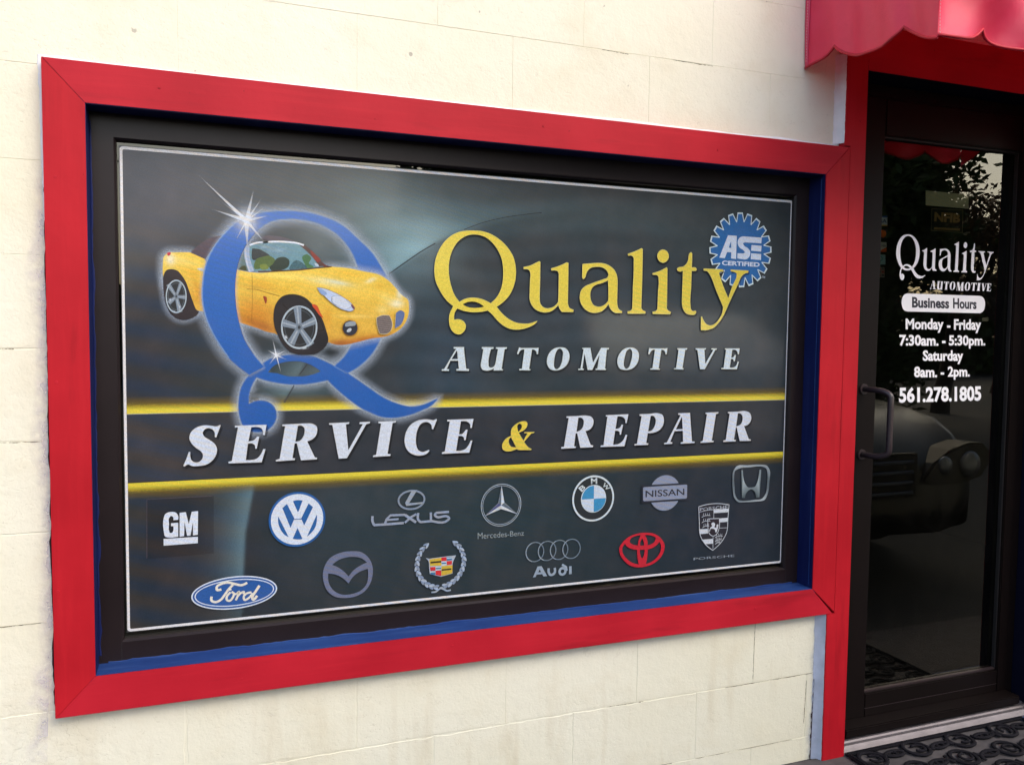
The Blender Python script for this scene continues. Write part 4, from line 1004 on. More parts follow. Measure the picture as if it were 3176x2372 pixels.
# --- yellow and silver lettering
LET = {}
def letter(ch, fr, outer, holes=(), col=(222, 196, 62), edge=(240, 232, 170), yb=YB - .0040, store=None, sh=(.0028, -.0036), ew=.0013):
    lo = path(fr, outer); hs = [path(fr, h) for h in holes]
    A = Art(yb)
    dsh = lambda L, k: [(p[0] + sh[0] * k, p[1] + sh[1] * k) for p in L]
    A.fill([dsh(lo, 1.5)] + [dsh(h, 1.5) for h in hs], C(8, 10, 14), .30); A.halo(dsh(lo, 1.0), .004, C(8, 10, 14), .38)
    A.fill([dsh(lo, .7)] + [dsh(h, .7) for h in hs], C(8, 10, 14), .5)
    A.fill([lo] + hs, C(*col))
    A.stroke(lo, ew, C(*edge), True, a=.75)
    for h in hs: A.stroke(h, ew, C(*edge), True, a=.6)
    if store is not None: LET.setdefault(store, []).append((lo, hs))
    return A.build('letter', film)
Yw = dict(col=(222, 203, 72), edge=(236, 230, 150))
qA = '345,1190* 250,1110 150,960 90,820 75,690 85,560 130,420 210,290 320,190 450,135 600,122 740,130 880,175 1000,250 1110,360 1190,490 1225,630 1228,760 1200,900 1140,1030 1050,1130 955,1200* 875,1150* 950,1080 1010,980 1045,850 1053,700 1040,560 990,420 900,290 790,205 660,172 530,190 420,260 340,370 295,490 275,620 280,760 310,910 360,1040 430,1135*'
qB = '345,1190* 430,1135* 500,1095 590,1075 670,1077 760,1098 830,1130 875,1155* 955,1200* 1010,1270 1080,1340 1160,1395 1250,1432 1340,1442 1430,1438 1490,1420 1535,1402* 1500,1440 1430,1480 1340,1510 1240,1522 1140,1508 1040,1455 950,1370 880,1290 830,1250* 750,1268 660,1275 570,1270 480,1252 400,1220* 365,1270 350,1330 352,1390* 400,1380 450,1388 495,1420 517,1470 508,1520 480,1560 435,1588 385,1585 335,1550 300,1490 285,1420 285,1350 300,1280 330,1220'
qH = '475,1168* 540,1135 610,1126 690,1142 740,1168 780,1198* 720,1212 640,1217 550,1205'
def two(fr, a, b, h, col, edge, yb, store):
    A = Art(yb); la, lb, lh = path(fr, a), path(fr, b), path(fr, h)
    for k, al in ((1.5, .3), (.7, .5)):
        d = lambda L: [(p[0] + .0028 * k, p[1] - .0036 * k) for p in L]
        A.fill(d(la), C(8, 10, 14), al); A.fill([d(lb), d(lh)], C(8, 10, 14), al)
    A.stroke(la, .0014, C(*edge), True, a=.8); A.stroke(lb, .0014, C(*edge), True, a=.8)
    A.fill(la, C(*col)); A.fill([lb, lh], C(*col)); A.build('letter', film); LET.setdefault(store, []).append((la, [])); LET[store].append((lb, [lh]))
two('Q1', qA, qB, qH, Yw['col'], Yw['edge'], YB - .004, 'Quality')
letter('u', 'Q2', '125,490* 250,460 330,420 390,392* 405,405* 403,560 400,760 395,940 395,1040 405,1110 440,1160 500,1192 560,1192 620,1175 680,1130 715,1080* 720,900* 725,640* 722,590 700,555 660,545 600,545* 592,515* 690,485 780,450 860,410* 885,420* 882,700* 875,1050* 880,1130 900,1180 940,1207 972,1217* 968,1253* 780,1252* 745,1210 715,1130* 660,1190 590,1240 500,1260 400,1245 310,1195 255,1120 228,1040 228,920 235,700 240,600 225,550 200,528 125,523*', store='Quality', **Yw)
letter('a', 'Q2', '1128,440* 1250,430 1380,422 1480,428 1580,465 1660,530 1705,610 1722,700 1722,850 1718,1000 1718,1120 1735,1190 1765,1225 1800,1240* 1800,1268* 1690,1270* 1640,1240 1595,1180 1570,1110* 1530,1170 1460,1235 1370,1265 1280,1262 1190,1220 1120,1140 1085,1050 1085,960 1110,880 1170,820 1260,780 1380,735 1480,700 1550,670 1570,620 1550,560 1500,510 1430,485 1340,485 1270,500 1220,540 1190,600 1165,670 1140,690 1122,660*', ['1562,712* 1570,900 1568,1060* 1520,1120 1450,1160 1390,1165 1320,1140 1275,1070 1258,980 1265,900 1300,830 1370,785 1460,760'], store='Quality', **Yw)
letter('l', 'Q3', '140,265* 230,235 300,205 375,170* 390,185* 388,400* 378,800* 365,1180* 385,1220 438,1248* 436,1280* 135,1280* 132,1245* 190,1230 215,1190* 228,800* 240,400 238,330 215,300 145,293*', store='Quality', **Yw)
letter('i', 'Q3', '738,193 805,225 835,303 805,380 738,413 672,380 641,303 672,225', store='Quality', **Yw)
letter('i', 'Q3', '560,595* 660,565 730,535 800,495* 812,515* 808,800* 800,1190* 820,1225 870,1255* 860,1292* 562,1285* 562,1250* 620,1235 645,1200* 655,900* 665,700 655,640 625,622 565,618*', store='Quality', **Yw)
letter('t', 'Q3', '1190,260 1215,238 1235,262* 1228,500* 1300,508 1310,530 1298,553* 1225,553* 1218,800 1205,1150 1215,1210 1245,1240 1290,1232* 1302,1250 1285,1290 1220,1300 1150,1285 1095,1230 1068,1150 1065,1000 1075,700 1080,553* 990,548 978,520 1000,500 1080,482 1140,430 1170,360', store='Quality', **Yw)
# toothed badge lies under the y
A = Art(YB - .0034)
gc = np.array(U('G', 800, 861)); gR = abs(U('G', 800, 175)[1] - U('G', 800, 1547)[1]) / 2
def gear(ro, ri, da, db):
    out = []
    for k in range(20):
        a = -3.2 + 18 * k
        for (dd, r) in ((-da, ro), (da, ro), (9 - db, ri), (9 + db, ri)): t = rad(90 - (a + dd)); out.append((gc[0] + r * gR * math.cos(t), gc[1] + r * gR * math.sin(t)))
    return out[::-1]
A.fill(gear(1.0, .80, 4.7, .25), C(206, 226, 232)); A.fill(gear(.955, .745, 3.7, .9), C(30, 102, 168))
wh = C(206, 220, 238)
A.fill([path('G', '555,592* 725,603* 712,1025* 620,1015* 625,905* 548,900* 505,1012* 405,1000* 562,600*'), path('G', '620,700* 625,825* 578,820*')], wh)
A.fill(path('G', '1180,635* 1175,740* 880,722* 840,740 860,780 930,830 970,890 960,970 900,1030 830,1030* 735,1015* 738,920* 840,925* 872,905 850,870 780,820 745,760 745,690 780,635 840,612*'), wh)
A.fill(path('G', '995,770* 1178,785* 1170,890* 985,875*'), wh); A.fill(path('G', '985,920* 1170,935* 1167,1045* 980,1030*'), wh)
put_text(A, 'CERTIFIED', quad('G', (455, 1052), (1145, 1088), (1142, 1170), (452, 1138)), wh, .035)
put_text(A, 'TM', quad('G', (1185, 1335), (1243, 1340), (1240, 1382), (1182, 1375)), C(170, 190, 205), .03)
A.build('emblem', film, 'blue toothed round certification badge with white lettering')
letter('y', 'Q3', '1430,515* 1765,530* 1765,565* 1720,565 1695,590 1710,650 1850,1020* 1930,800 1995,640 1995,600 1965,575 1895,562* 1890,535* 2195,550* 2190,585* 2130,600 2075,650 2020,770 1860,1110 1780,1290 1700,1420 1600,1520 1500,1558 1385,1562* 1388,1340* 1400,1332* 1430,1400 1480,1465 1550,1485 1630,1450 1700,1370 1750,1260 1765,1170* 1640,870 1540,620 1500,565 1430,545*', store='Quality', **Yw)
SV = dict(col=(200, 216, 226), edge=(226, 236, 226), sh=(.0030, -.0030), ew=.0011)
def L_(w, fr, *a): letter('x', fr, a[0], a[1:], store=w, **SV)
L_('AUT', 'T1', '247,162* 390,162* 385,180* 415,455* 455,465* 453,485* 283,480* 285,462* 320,458* 308,345* 200,345* 150,460* 183,465* 180,484* 83,482* 85,466* 118,462* 272,200* 285,182* 247,180*', '215,325* 303,325* 293,200*')
L_('AUT', 'T1', '633,163* 793,163* 790,182* 755,188* 722,390 728,430 760,445 800,425 825,360* 855,188* 825,180* 828,165* 977,165* 972,180* 942,190* 902,460* 922,465* 920,478* 795,478* 800,450* 740,475 690,480 640,465 620,420 625,360* 655,190* 633,180*')
L_('AUT', 'T1', '1145,165* 1170,175* 1385,175* 1408,170* 1400,258* 1385,258* 1375,215 1350,195 1318,190* 1278,460* 1298,465* 1295,477* 1145,475* 1147,462* 1182,458* 1218,190* 1175,195 1145,225 1130,258* 1115,250*')
L_('AUT', 'T1', '1700,165 1780,180 1825,240 1828,320 1795,400 1730,455 1640,478 1570,460 1530,400 1528,320 1560,240 1620,185', '1705,178 1740,215 1740,300 1725,380 1690,445 1650,465 1625,440 1620,370 1630,290 1655,215 1680,185')
L_('AUT', 'T1', '2008,173* 2118,173* 2155,375* 2268,172* 2376,174* 2372,188* 2342,195* 2318,455* 2333,460* 2330,471* 2190,471* 2192,458* 2216,455* 2245,260* 2143,472* 2083,472* 2038,245* 2008,455* 2028,460* 2025,472* 1953,472* 1955,460* 1985,455* 2028,190* 2008,185*')
L_('AUT', 'T2', '500,168 570,185 610,240 612,320 580,400 520,455 430,472 360,455 325,390 328,310 365,235 430,180', '495,182 522,215 522,290 505,370 475,440 440,460 415,430 410,360 425,280 450,210')
L_('AUT', 'T2', '760,173* 790,180* 985,180* 1006,175* 995,260* 980,260* 970,215 945,198 922,195* 885,455* 905,460* 900,468* 770,466* 773,456* 803,452* 838,195* 800,198 775,225 760,258* 745,255*')
L_('AUT', 'T2', '1143,178* 1278,178* 1275,192* 1250,197* 1212,447* 1230,452* 1225,465* 1095,463* 1098,452* 1128,447* 1162,197* 1143,192*')
L_('AUT', 'T2', '1393,178* 1535,178* 1532,192* 1512,196* 1527,390* 1640,196* 1607,192* 1610,180* 1684,182* 1680,194* 1662,198* 1518,462* 1455,462* 1420,200* 1393,192*')
L_('AUT', 'T2', '1795,180* 1997,180* 1985,258* 1972,258* 1965,220 1945,200 1895,197* 1880,305* 1905,303 1930,270* 1945,270* 1930,355* 1918,355* 1910,330 1895,322 1877,322* 1860,440* 1910,440 1945,420 1972,360* 1983,362* 1958,462* 1745,460* 1748,448* 1778,443* 1812,198* 1795,192*')
SV = dict(col=(206, 216, 230), edge=(232, 236, 242), sh=(.0034, -.0040), ew=.0013)
L_('SR', 'S1', '585,210* 590,215* 530,378* 515,370* 515,310 480,265 420,248 370,270 345,320 370,370 440,415 510,470 540,530 530,610 480,690 400,745 300,765 200,765 150,745 95,775* 85,765* 120,690 160,580* 175,580* 175,640 195,695 240,722 300,715 345,670 355,620 330,570 260,520 200,460 170,400 185,320 240,260 320,225 400,215 480,225 540,230')
L_('SR', 'S1', '790,222* 1222,207* 1195,345* 1175,340* 1175,290 1150,250 1090,232 1010,237* 970,435* 1020,430 1060,410 1095,370* 1118,370* 1085,530* 1070,530* 1062,480 1035,460 965,462* 935,690* 1020,690 1090,670 1140,620 1180,540* 1205,538* 1155,715* 705,730* 700,715* 750,700* 835,240* 790,240*')
L_('SR', 'S1', '1440,205* 1600,198 1760,190 1850,195 1905,230 1912,300 1890,360 1840,405 1775,430* 1880,650* 1915,660* 1910,675* 1695,688* 1690,670* 1640,455* 1605,460* 1575,660* 1612,668* 1608,685* 1350,703* 1352,690* 1405,672* 1480,225* 1440,222*', '1650,218* 1700,215 1740,245 1745,310 1720,380 1680,425 1615,438*')
L_('SR', 'S2', '88,232* 365,218* 358,235* 315,242* 352,600* 555,240* 505,235* 510,218* 650,210* 645,226* 595,240* 330,705* 222,712* 135,250* 88,245*')
L_('SR', 'S2', '765,212* 1003,200* 998,215* 955,225* 885,650* 930,655* 925,672* 690,688* 690,675* 735,660* 803,232* 765,225*')
L_('SR', 'S2', '1555,172* 1562,180* 1512,310* 1498,305* 1490,250 1450,215 1400,210 1340,240 1295,320 1275,430 1280,530 1310,600 1370,625 1420,610 1455,595* 1460,608* 1420,645 1340,668 1260,660 1180,615 1135,540 1125,440 1150,340 1210,250 1300,195 1400,178 1470,182 1520,190')
L_('SR', 'S2', '1707,185* 2065,172* 2040,292* 2025,292* 2020,240 1990,210 1890,200* 1865,380* 1910,378 1940,350 1965,318* 1982,318* 1955,458* 1940,458* 1930,415 1905,402 1857,403* 1825,608* 1900,605 1960,580 2000,530 2030,468* 2048,465* 2008,628* 1633,645* 1635,630* 1675,615* 1745,205* 1707,200*')
A = Art(YB - .004); cy_ = C(222, 200, 70)
for sh_, al in ((1, .55), (0, 1)):
    for lp, hs in (('770,797* 735,780 650,680* 560,530* 600,515 660,480 700,420 703,375 680,350 640,346 570,365 500,410 450,470 438,540 450,620 490,700 540,800* 560,812* 768,812*', ['575,385 605,395 615,430 595,480 560,515 545,470 545,410']),
                   ('445,585* 370,620 310,690 292,750 305,800 350,830 430,830 500,810 555,790* 535,765* 490,772 440,760 405,710 400,660 420,620 460,595*', []),
                   ('655,525* 820,520* 815,532* 765,545* 650,680* 635,675* 710,540* 655,538*', [])):
        d = lambda L: [(p[0] + .0026 * sh_, p[1] - .0030 * sh_) for p in L]
        A.fill([d(path('S3', lp))] + [d(path('S3', h)) for h in hs], C(8, 10, 14) if sh_ else cy_, al)
        if not sh_: A.stroke(path('S3', lp), .0011, C(236, 222, 140), True, a=.6)
A.build('ampersand', film)
L_('SR', 'S3', '1345,270* 1500,265 1680,258 1750,280 1780,330 1775,400 1740,460 1650,505* 1735,730* 1778,745* 1770,765* 1570,775* 1520,540* 1490,540* 1465,755* 1497,760* 1490,777* 1257,790* 1260,770* 1305,760* 1382,292* 1345,287*', '1535,285* 1580,285 1620,320 1625,390 1600,460 1550,505 1505,518*')
L_('SR', 'S4', '-111,228* 223,214* 197,343* 182,340* 178,290 150,255 60,240* 30,430* 70,428 105,405 125,368* 143,368* 112,512* 98,512* 92,470 65,455 25,455* -5,665* 80,655 140,610 185,518* 205,520* 165,685* -188,695* -187,680* -143,672* -84,245* -111,243*')
L_('SR', 'S4', '392,215* 540,208 670,200 730,225 752,290 740,370 690,440 610,480 512,490* 488,640* 522,648* 515,664* 315,672* 317,658* 355,650* 425,240* 392,232*', '555,235* 600,235 630,280 630,350 600,420 570,455 517,468*')
L_('SR', 'S4', '967,200* 1140,192* 1170,615* 1213,622* 1208,636* 1002,648* 1005,632* 1042,622* 1037,455* 910,462* 845,622* 880,632* 875,648* 757,655* 760,642* 800,632* 1005,225* 967,215*', '930,438* 1035,432* 1022,245*')
L_('SR', 'S4', '1373,190* 1566,182* 1562,198* 1527,207* 1465,602* 1495,610* 1490,624* 1298,635* 1300,620* 1335,608* 1398,212* 1373,205*')
L_('SR', 'S4', '1707,180* 1850,175 1970,168 2030,195 2052,245 2045,310 2010,360 1945,385* 2015,580* 2048,590* 2045,603* 1885,608* 1840,405* 1825,405* 1795,590* 1825,597* 1820,612* 1637,620* 1640,605* 1677,593* 1735,202* 1707,195*', '1855,195* 1895,200 1925,240 1925,300 1900,360 1870,380 1828,392*')

# --- maker emblems
YE = YB - .003
def em(): return Art(YE)
WH = C(212, 222, 236); GY_ = C(132, 146, 164); DK = C(34, 40, 48)
A = em(); A.fill(path('E1', '60,105* 850,62* 850,740* 60,810*'), C(30, 26, 32), .20); A.stroke(path('E1', '60,800* 60,105* 840,64*', False), .0014, C(90, 82, 92), a=.8)
A.fill(path('E1', '430,345* 372,350* 368,310 345,300 325,320 322,400 322,470 335,500 360,495 372,470 372,420* 345,420* 345,385* 430,380* 430,545* 385,550* 330,555 275,540 260,480 258,330 280,275 340,252 405,262 430,300'), WH)
A.fill(path('E1', '447,262* 520,255* 555,395* 590,250* 665,242* 662,520* 605,528* 605,370* 575,530* 535,535* 505,370* 500,537* 447,545*'), WH)
A.fill(path('E1', '258,570* 662,545* 662,620* 258,650*'), WH); A.build('emblem', film, 'white two-letter emblem over a bar at lower left')
A = em(); A.fill(circ('E1', 1837, 340, 323), C(30, 92, 160)); A.fill(circ('E1', 1837, 340, 298), WH); bl = C(30, 92, 158)
for s in ('1785,125* 1840,112 1900,118* 1850,250* 1840,250*', '1660,208* 1715,158* 1803,330* 1757,440*', '1970,150* 2022,195* 1918,412* 1882,330*', '1612,305* 1735,550* 1680,515 1630,440 1610,370', '2068,280* 2068,350 2050,430 2000,500 1950,545*', '1840,440* 1898,570* 1840,577 1782,568*', '1800,334* 1885,332* 1885,342* 1800,344*'):
    A.fill(path('E1', s), bl)
A.build('emblem', film, 'round blue and white emblem with two stacked letters')
A = em(); c0 = np.array(U('E1', 1100, 1205)); le, ri_ = np.array(U('E1', 593, 1258)), np.array(U('E1', 1608, 1152)); a_ = (ri_[0] - le[0]) / 2; tt = (ri_[1] - le[1]) / (ri_[0] - le[0]); b_ = abs(U('E1', 1100, 1006)[1] - U('E1', 1100, 1404)[1]) / 2 * .97
def elp(da): return [(c0[0] + (a_ - da) * math.cos(t), c0[1] + (b_ - da) * math.sin(t) + tt * (a_ - da) * math.cos(t)) for t in np.linspace(0, 2 * math.pi, 60, endpoint=False)]
A.fill(elp(0), WH); A.fill(elp(.0032), C(34, 82, 150)); A.fill(elp(.0075), WH); A.fill(elp(.0100), C(38, 88, 158))
for s, w in (('1245,1088 1180,1115 1100,1102 1020,1085 940,1100 885,1140 888,1172 940,1165', .0058), ('1078,1110 1030,1160 980,1230 930,1290 870,1315 822,1295 825,1250', .0058), ('1000,1182 1060,1165', .004),
             ('1050,1200 1010,1240 1005,1290 1035,1300 1075,1260 1085,1210 1060,1195', .0052), ('1085,1215 1110,1222 1150,1190 1130,1250 1110,1295', .005), ('1135,1245 1175,1205 1208,1195 1200,1222', .005),
             ('1295,1200 1240,1212 1205,1250 1215,1290 1260,1270 1310,1210', .0052), ('1390,1120 1345,1190 1305,1260 1315,1288 1362,1240', .0062)):
    A.stroke(path('E1', s, False), w, C(226, 222, 208))
A.build('emblem', film, 'blue oval emblem with white script name')
A = em()
for sx_, k in ((1, 0),):
    c1 = np.array(U('E2', 1285, 300)); R1 = abs(U('E2', 1285, 168)[1] - U('E2', 1285, 436)[1]) / 2; RX = (U('E2', 1470, 300)[0] - U('E2', 1100, 300)[0]) / 2
    A.stroke([(c1[0] + (RX - .002) * math.cos(t), c1[1] + (R1 - .002) * math.sin(t)) for t in np.linspace(0, 2 * math.pi, 48, endpoint=False)], .0048, GY_, True)
A.fill(path('E2', '1290,175* 1362,165* 1250,345* 1440,328* 1425,352* 1215,382* 1198,340*'), C(150, 162, 176))
for s, w in (('760,518* 762,600 782,638* 960,628* 1180,610*', .0064), ('1195,500* 1000,508* 950,560* 925,625*', .0060), ('930,572 1110,558', .0050), ('1195,500* 1345,602*', .0068), ('1350,490* 1280,530* 1195,606*', .0058), ('1375,475* 1380,575 1410,598* 1560,584* 1770,574 1792,548 1770,524 1620,526 1598,502 1620,474* 1788,460*', .0062), ('1545,468 1545,578', .0062)):
    A.stroke(path('E2', s, False), w, C(146, 158, 178))
A.build('emblem', film, 'grey slanted letter in an oval above a grey name')
A = em(); A.fill([path('E2', '480,990 600,1000 700,1070 755,1180 762,1300 720,1440 640,1540 520,1600 380,1620 250,1600 150,1520 100,1400 90,1290 120,1180 190,1080 300,1020 400,995'),
    path('E2', '215,1175* 300,1110 400,1075 510,1065 610,1085 685,1140* 600,1180 500,1250 437,1330* 380,1270 300,1210'), path('E2', '165,1290* 280,1310 370,1360 437,1425* 500,1330 580,1270 695,1225* 700,1330 680,1430 600,1520 480,1565 360,1575 250,1530 180,1440 160,1350')], C(108, 116, 142))
A.build('emblem', film, 'grey round emblem with a winged v inside')
A = em(); sh_l = path('E2', '1475,1080* 1520,1092* 1700,1066 1885,1045* 1840,1150 1838,1290* 1680,1335* 1530,1295* 1520,1200 1515,1130'); A.fill(sh_l, C(170, 182, 196))
ylw, bk, rd_, bu, wt = C(206, 176, 60), C(50, 46, 30), C(206, 44, 50), C(70, 120, 160), C(200, 214, 222)
for s, c_ in (('1525,1100* 1685,1076* 1688,1185* 1532,1190*', ylw), ('1538,1132* 1685,1118* 1686,1142* 1540,1156*', bk), ('1685,1075* 1755,1068* 1758,1120* 1685,1125*', rd_), ('1757,1070* 1830,1062* 1828,1110* 1760,1118*', bu), ('1757,1078* 1832,1070* 1830,1084* 1760,1092*', wt),
              ('1687,1127* 1755,1122* 1757,1175* 1688,1182*', wt), ('1690,1145* 1752,1140* 1754,1160* 1690,1165*', bu), ('1757,1125* 1828,1118* 1830,1168* 1760,1175*', rd_), ('1533,1205* 1605,1200* 1608,1250* 1540,1255*', rd_), ('1607,1200* 1685,1195* 1686,1242* 1609,1248*', wt), ('1610,1214* 1683,1208* 1683,1228* 1612,1234*', bu),
              ('1532,1260* 1605,1255* 1607,1308* 1545,1302*', bu), ('1534,1262* 1605,1258* 1606,1272* 1537,1276*', wt), ('1608,1252* 1685,1246* 1684,1322* 1610,1308*', rd_), ('1687,1192* 1836,1176* 1832,1284* 1688,1322*', ylw), ('1690,1232* 1820,1218* 1820,1240* 1690,1255*', bk)):
    A.fill(path('E2', s), c_)
def wreath(s, n):
    p = path('E2', s, False, 8); L = [0]
    for i in range(1, len(p)): L.append(L[-1] + math.dist(p[i], p[i - 1]))
    for k in range(n):
        d = L[-1] * (k + .3) / n; x = np.interp(d, L, [q[0] for q in p]); z = np.interp(d, L, [q[1] for q in p]); x2 = np.interp(d + .002, L, [q[0] for q in p]); z2 = np.interp(d + .002, L, [q[1] for q in p]); a = math.atan2(z2 - z, x2 - x)
        for sd in (-1, 1):
            al = a + sd * .42; w = .0030 + .0012 * k / n; l = .0085; cx_, cz_ = x - math.sin(a) * sd * .0026, z + math.cos(a) * sd * .0026
            A.fill([(cx_ + l * math.cos(t) * math.cos(al) - w * math.sin(t) * math.sin(al), cz_ + l * math.cos(t) * math.sin(al) + w * math.sin(t) * math.cos(al)) for t in np.linspace(0, 2 * math.pi, 10, endpoint=False)], C(*( (168, 184, 204) if (k + (sd > 0)) % 2 else (132, 148, 170))))
wreath('1505,895 1430,965 1385,1050 1360,1150 1362,1250 1400,1340 1470,1420 1560,1465 1660,1480', 12); wreath('1850,865 1920,920 1970,1010 1990,1100 1975,1200 1925,1310 1850,1390 1770,1440 1690,1470', 12)
A.stroke(path('E2', '1700,1470 1650,1500 1610,1532 1550,1540', False), .0044, C(160, 176, 194)); A.stroke(path('E2', '1660,1478 1720,1500 1760,1520 1810,1508', False), .0044, C(160, 176, 194))
A.build('emblem', film, 'coloured shield emblem inside a silver laurel wreath')
A = em(); cm = circ('E3', 453, 413, 314); cn = circ('E3', 453, 413, 290); A.stroke(cm, .0019, C(170, 184, 196), True); A.stroke(cn, .0017, C(150, 164, 178), True)
for s, c_ in (('458,125* 412,385* 452,415*', (92, 106, 120)), ('458,125* 500,378* 452,415*', (206, 216, 226)), ('212,575* 412,385* 452,415*', (78, 82, 130)), ('212,575* 452,470* 452,415*', (196, 204, 206)), ('692,545* 500,378* 452,415*', (92, 106, 120)), ('692,545* 452,470* 452,415*', (206, 216, 226))):
    A.fill(path('E3', s), C(*c_))
for s in ('458,125* 412,385* 212,575* 452,470* 692,545* 500,378*',): A.stroke(path('E3', s), .0009, C(170, 180, 190), True)
put_text(A, 'Mercedes-Benz', quad('E3', (100, 832), (795, 795), (795, 870), (100, 925)), C(150, 162, 166), -.004)
A.build('emblem', film, 'three pointed star emblem in a thin ring')
A = em()
for cx_, cy2 in ((961, 1118), (1145, 1101), (1325, 1086), (1512, 1070)):
    A.stroke(circ('E3', cx_, cy2, 144, .98), .0030, C(112, 128, 142), True); A.stroke(circ('E3', cx_, cy2, 148, .98, 20, 110, 250), .0014, C(160, 174, 186))
au = C(150, 166, 182)
A.fill([path('E3', '1000,1335* 1060,1330* 1145,1480* 1085,1485* 1070,1450* 985,1460* 970,1495* 930,1500*'), path('E3', '1030,1380* 1055,1420* 1008,1425*')], au)
A.stroke(path('E3', '1168,1362* 1170,1430 1190,1458 1230,1455 1255,1430 1256,1356*', False), .0072, au); A.stroke(circ('E3', 1375, 1408, 48), .0070, au, True); A.stroke(path('E3', '1368,1308* 1432,1345* 1440,1400*', False), .0062, au); A.stroke(path('E3', '1493,1332* 1493,1450*', False), .0080, au)
A.build('emblem', film, 'four linked grey rings above a short name')
A = em(); A.fill(circ('E4', 480, 508, 346), C(206, 220, 228)); A.fill(circ('E4', 480, 508, 318), C(38, 46, 50)); A.fill(circ('E4', 484, 512, 208), C(206, 220, 228)); c5 = U('E4', 487, 513)
q5 = circ('E4', 484, 512, 198, 1, 48)
cc = C(60, 142, 190); R5 = abs(U('E4', 484, 314)[1] - U('E4', 484, 710)[1]) / 2
for a0, col_ in ((90, cc), (0, C(200, 214, 230)), (180, C(200, 214, 230)), (270, cc)):
    A.fill([c5] + [(c5[0] + R5 * math.cos(rad(a0 + 90 * k / 12)), c5[1] + R5 * math.sin(rad(a0 + 90 * k / 12))) for k in range(13)], col_)
put_text(A, 'M', quad('E4', (442, 203), (537, 200), (537, 288), (444, 290)), C(206, 218, 222), .02)
put_text(A, 'B', quad('E4', (250, 352), (328, 293), (362, 352), (308, 412)), C(206, 218, 222), .02)
put_text(A, 'W', quad('E4', (652, 265), (737, 350), (688, 392), (610, 312)), C(206, 218, 222), .02)
A.build('emblem', film, 'round emblem with blue and white quarters in a dark ring')
A = em(); gn = C(140, 150, 172); A.fill(circ('E4', 1560, 425, 266), gn); A.fill(path('E4', '1205,312* 1915,270* 1915,536* 1205,580*'), C(40, 46, 58)); A.fill(path('E4', '1230,350* 1245,338* 1880,300* 1893,312* 1890,490* 1878,508* 1245,550* 1230,538*'), gn)
put_text(A, 'NISSAN', quad('E4', (1265, 390), (1850, 358), (1850, 458), (1265, 492)), C(36, 40, 52), .012); A.build('emblem', film, 'grey disc emblem crossed by a grey name bar')
A = em(); A.fill([path('E4', '1270,1023 1400,1040 1500,1110 1553,1210 1540,1310 1480,1410 1380,1490 1250,1535 1150,1545 1040,1520 940,1440 880,1340 870,1260 920,1170 1010,1090 1130,1040'),
    path('E4', '1195,1062* 1165,1130 1150,1215* 1090,1205 1030,1165 1040,1115 1100,1080'), path('E4', '1255,1058* 1350,1065 1420,1105 1400,1160 1350,1195 1298,1210* 1290,1130'), path('E4', '1215,1110* 1235,1150 1245,1215* 1185,1218* 1192,1150'),
    path('E4', '1180,1280* 1252,1278* 1240,1360 1215,1415* 1190,1370'), path('E4', '955,1190* 1000,1240 1070,1270 1140,1280* 1145,1400 1165,1500* 1060,1470 970,1400 920,1320 920,1240'), path('E4', '1300,1275* 1400,1235 1480,1160* 1500,1230 1480,1330 1400,1430 1270,1495* 1290,1400')], C(196, 32, 52))
A.build('emblem', film, 'red oval emblem of crossing ellipses')
A = em(); hf = lambda p: C(*(np.array([96., 108., 116.]) + 84 * (0.5 + .5 * math.sin(p[0] * 52 + p[1] * 40 + 1.2))))
A.fill([path('E5', '740,125 900,105 1100,95 1200,115 1240,180 1235,350 1215,520 1165,625 1050,650 860,662 770,660 710,600 685,480 678,330 690,200'), path('E5', '770,160 950,140 1130,130 1190,160 1205,220 1200,380 1180,530 1130,605 1000,625 830,640 765,625 725,560 712,430 705,280 720,190')], None, 1, hf)
A.fill(path('E5', '815,180* 835,180* 880,400 910,435 960,440 1020,425 1045,380 1085,175* 1112,172* 1085,590* 1035,595* 1010,500 960,470 905,500 865,595* 822,600*'), None, 1, lambda p: C(*(np.array([128., 142., 148.]) + 46 * math.sin(p[1] * 60))))
A.build('emblem', film, 'silver rounded square emblem with a flared h')
A = em(); wl = C(206, 214, 224); shd = path('E5', '172,730* 300,695 460,682 628,700* 612,900 590,1120 520,1250 383,1385* 260,1280 195,1160 180,950'); A.fill(shd, C(40, 42, 52)); A.stroke(shd, .0020, wl, True)
put_text(A, 'PORSCHE', quad('E5', (188, 748), (608, 706), (606, 764), (192, 795)), C(176, 184, 196), .0)
for s in ('398,778* 620,762* 614,812* 400,826*', '480,906* 607,895* 603,955* 480,966*', '186,1068* 305,1062* 312,1130* 190,1142*', '213,1226* 382,1212* 385,1284* 270,1292*'): A.fill(path('E5', s), wl)
for s in ('180,812 290,784 400,770 500,760 622,762', '397,778 398,905', '480,1050 598,1045', '386,1180 385,1370'): A.stroke(path('E5', s, False), .0013, wl)
ish = path('E5', '310,912* 478,905* 478,1050 440,1140 390,1170 335,1140 312,1060'); A.fill(ish, C(38, 34, 44)); A.stroke(ish, .0018, wl, True)
A.fill(path('E5', '360,985 385,965 410,975 418,1000 405,1035 435,1042 442,1000 462,995 455,1060 438,1112* 420,1112* 412,1075 380,1060 350,1065 338,1100* 328,1095* 345,1045 372,1020'), wl)
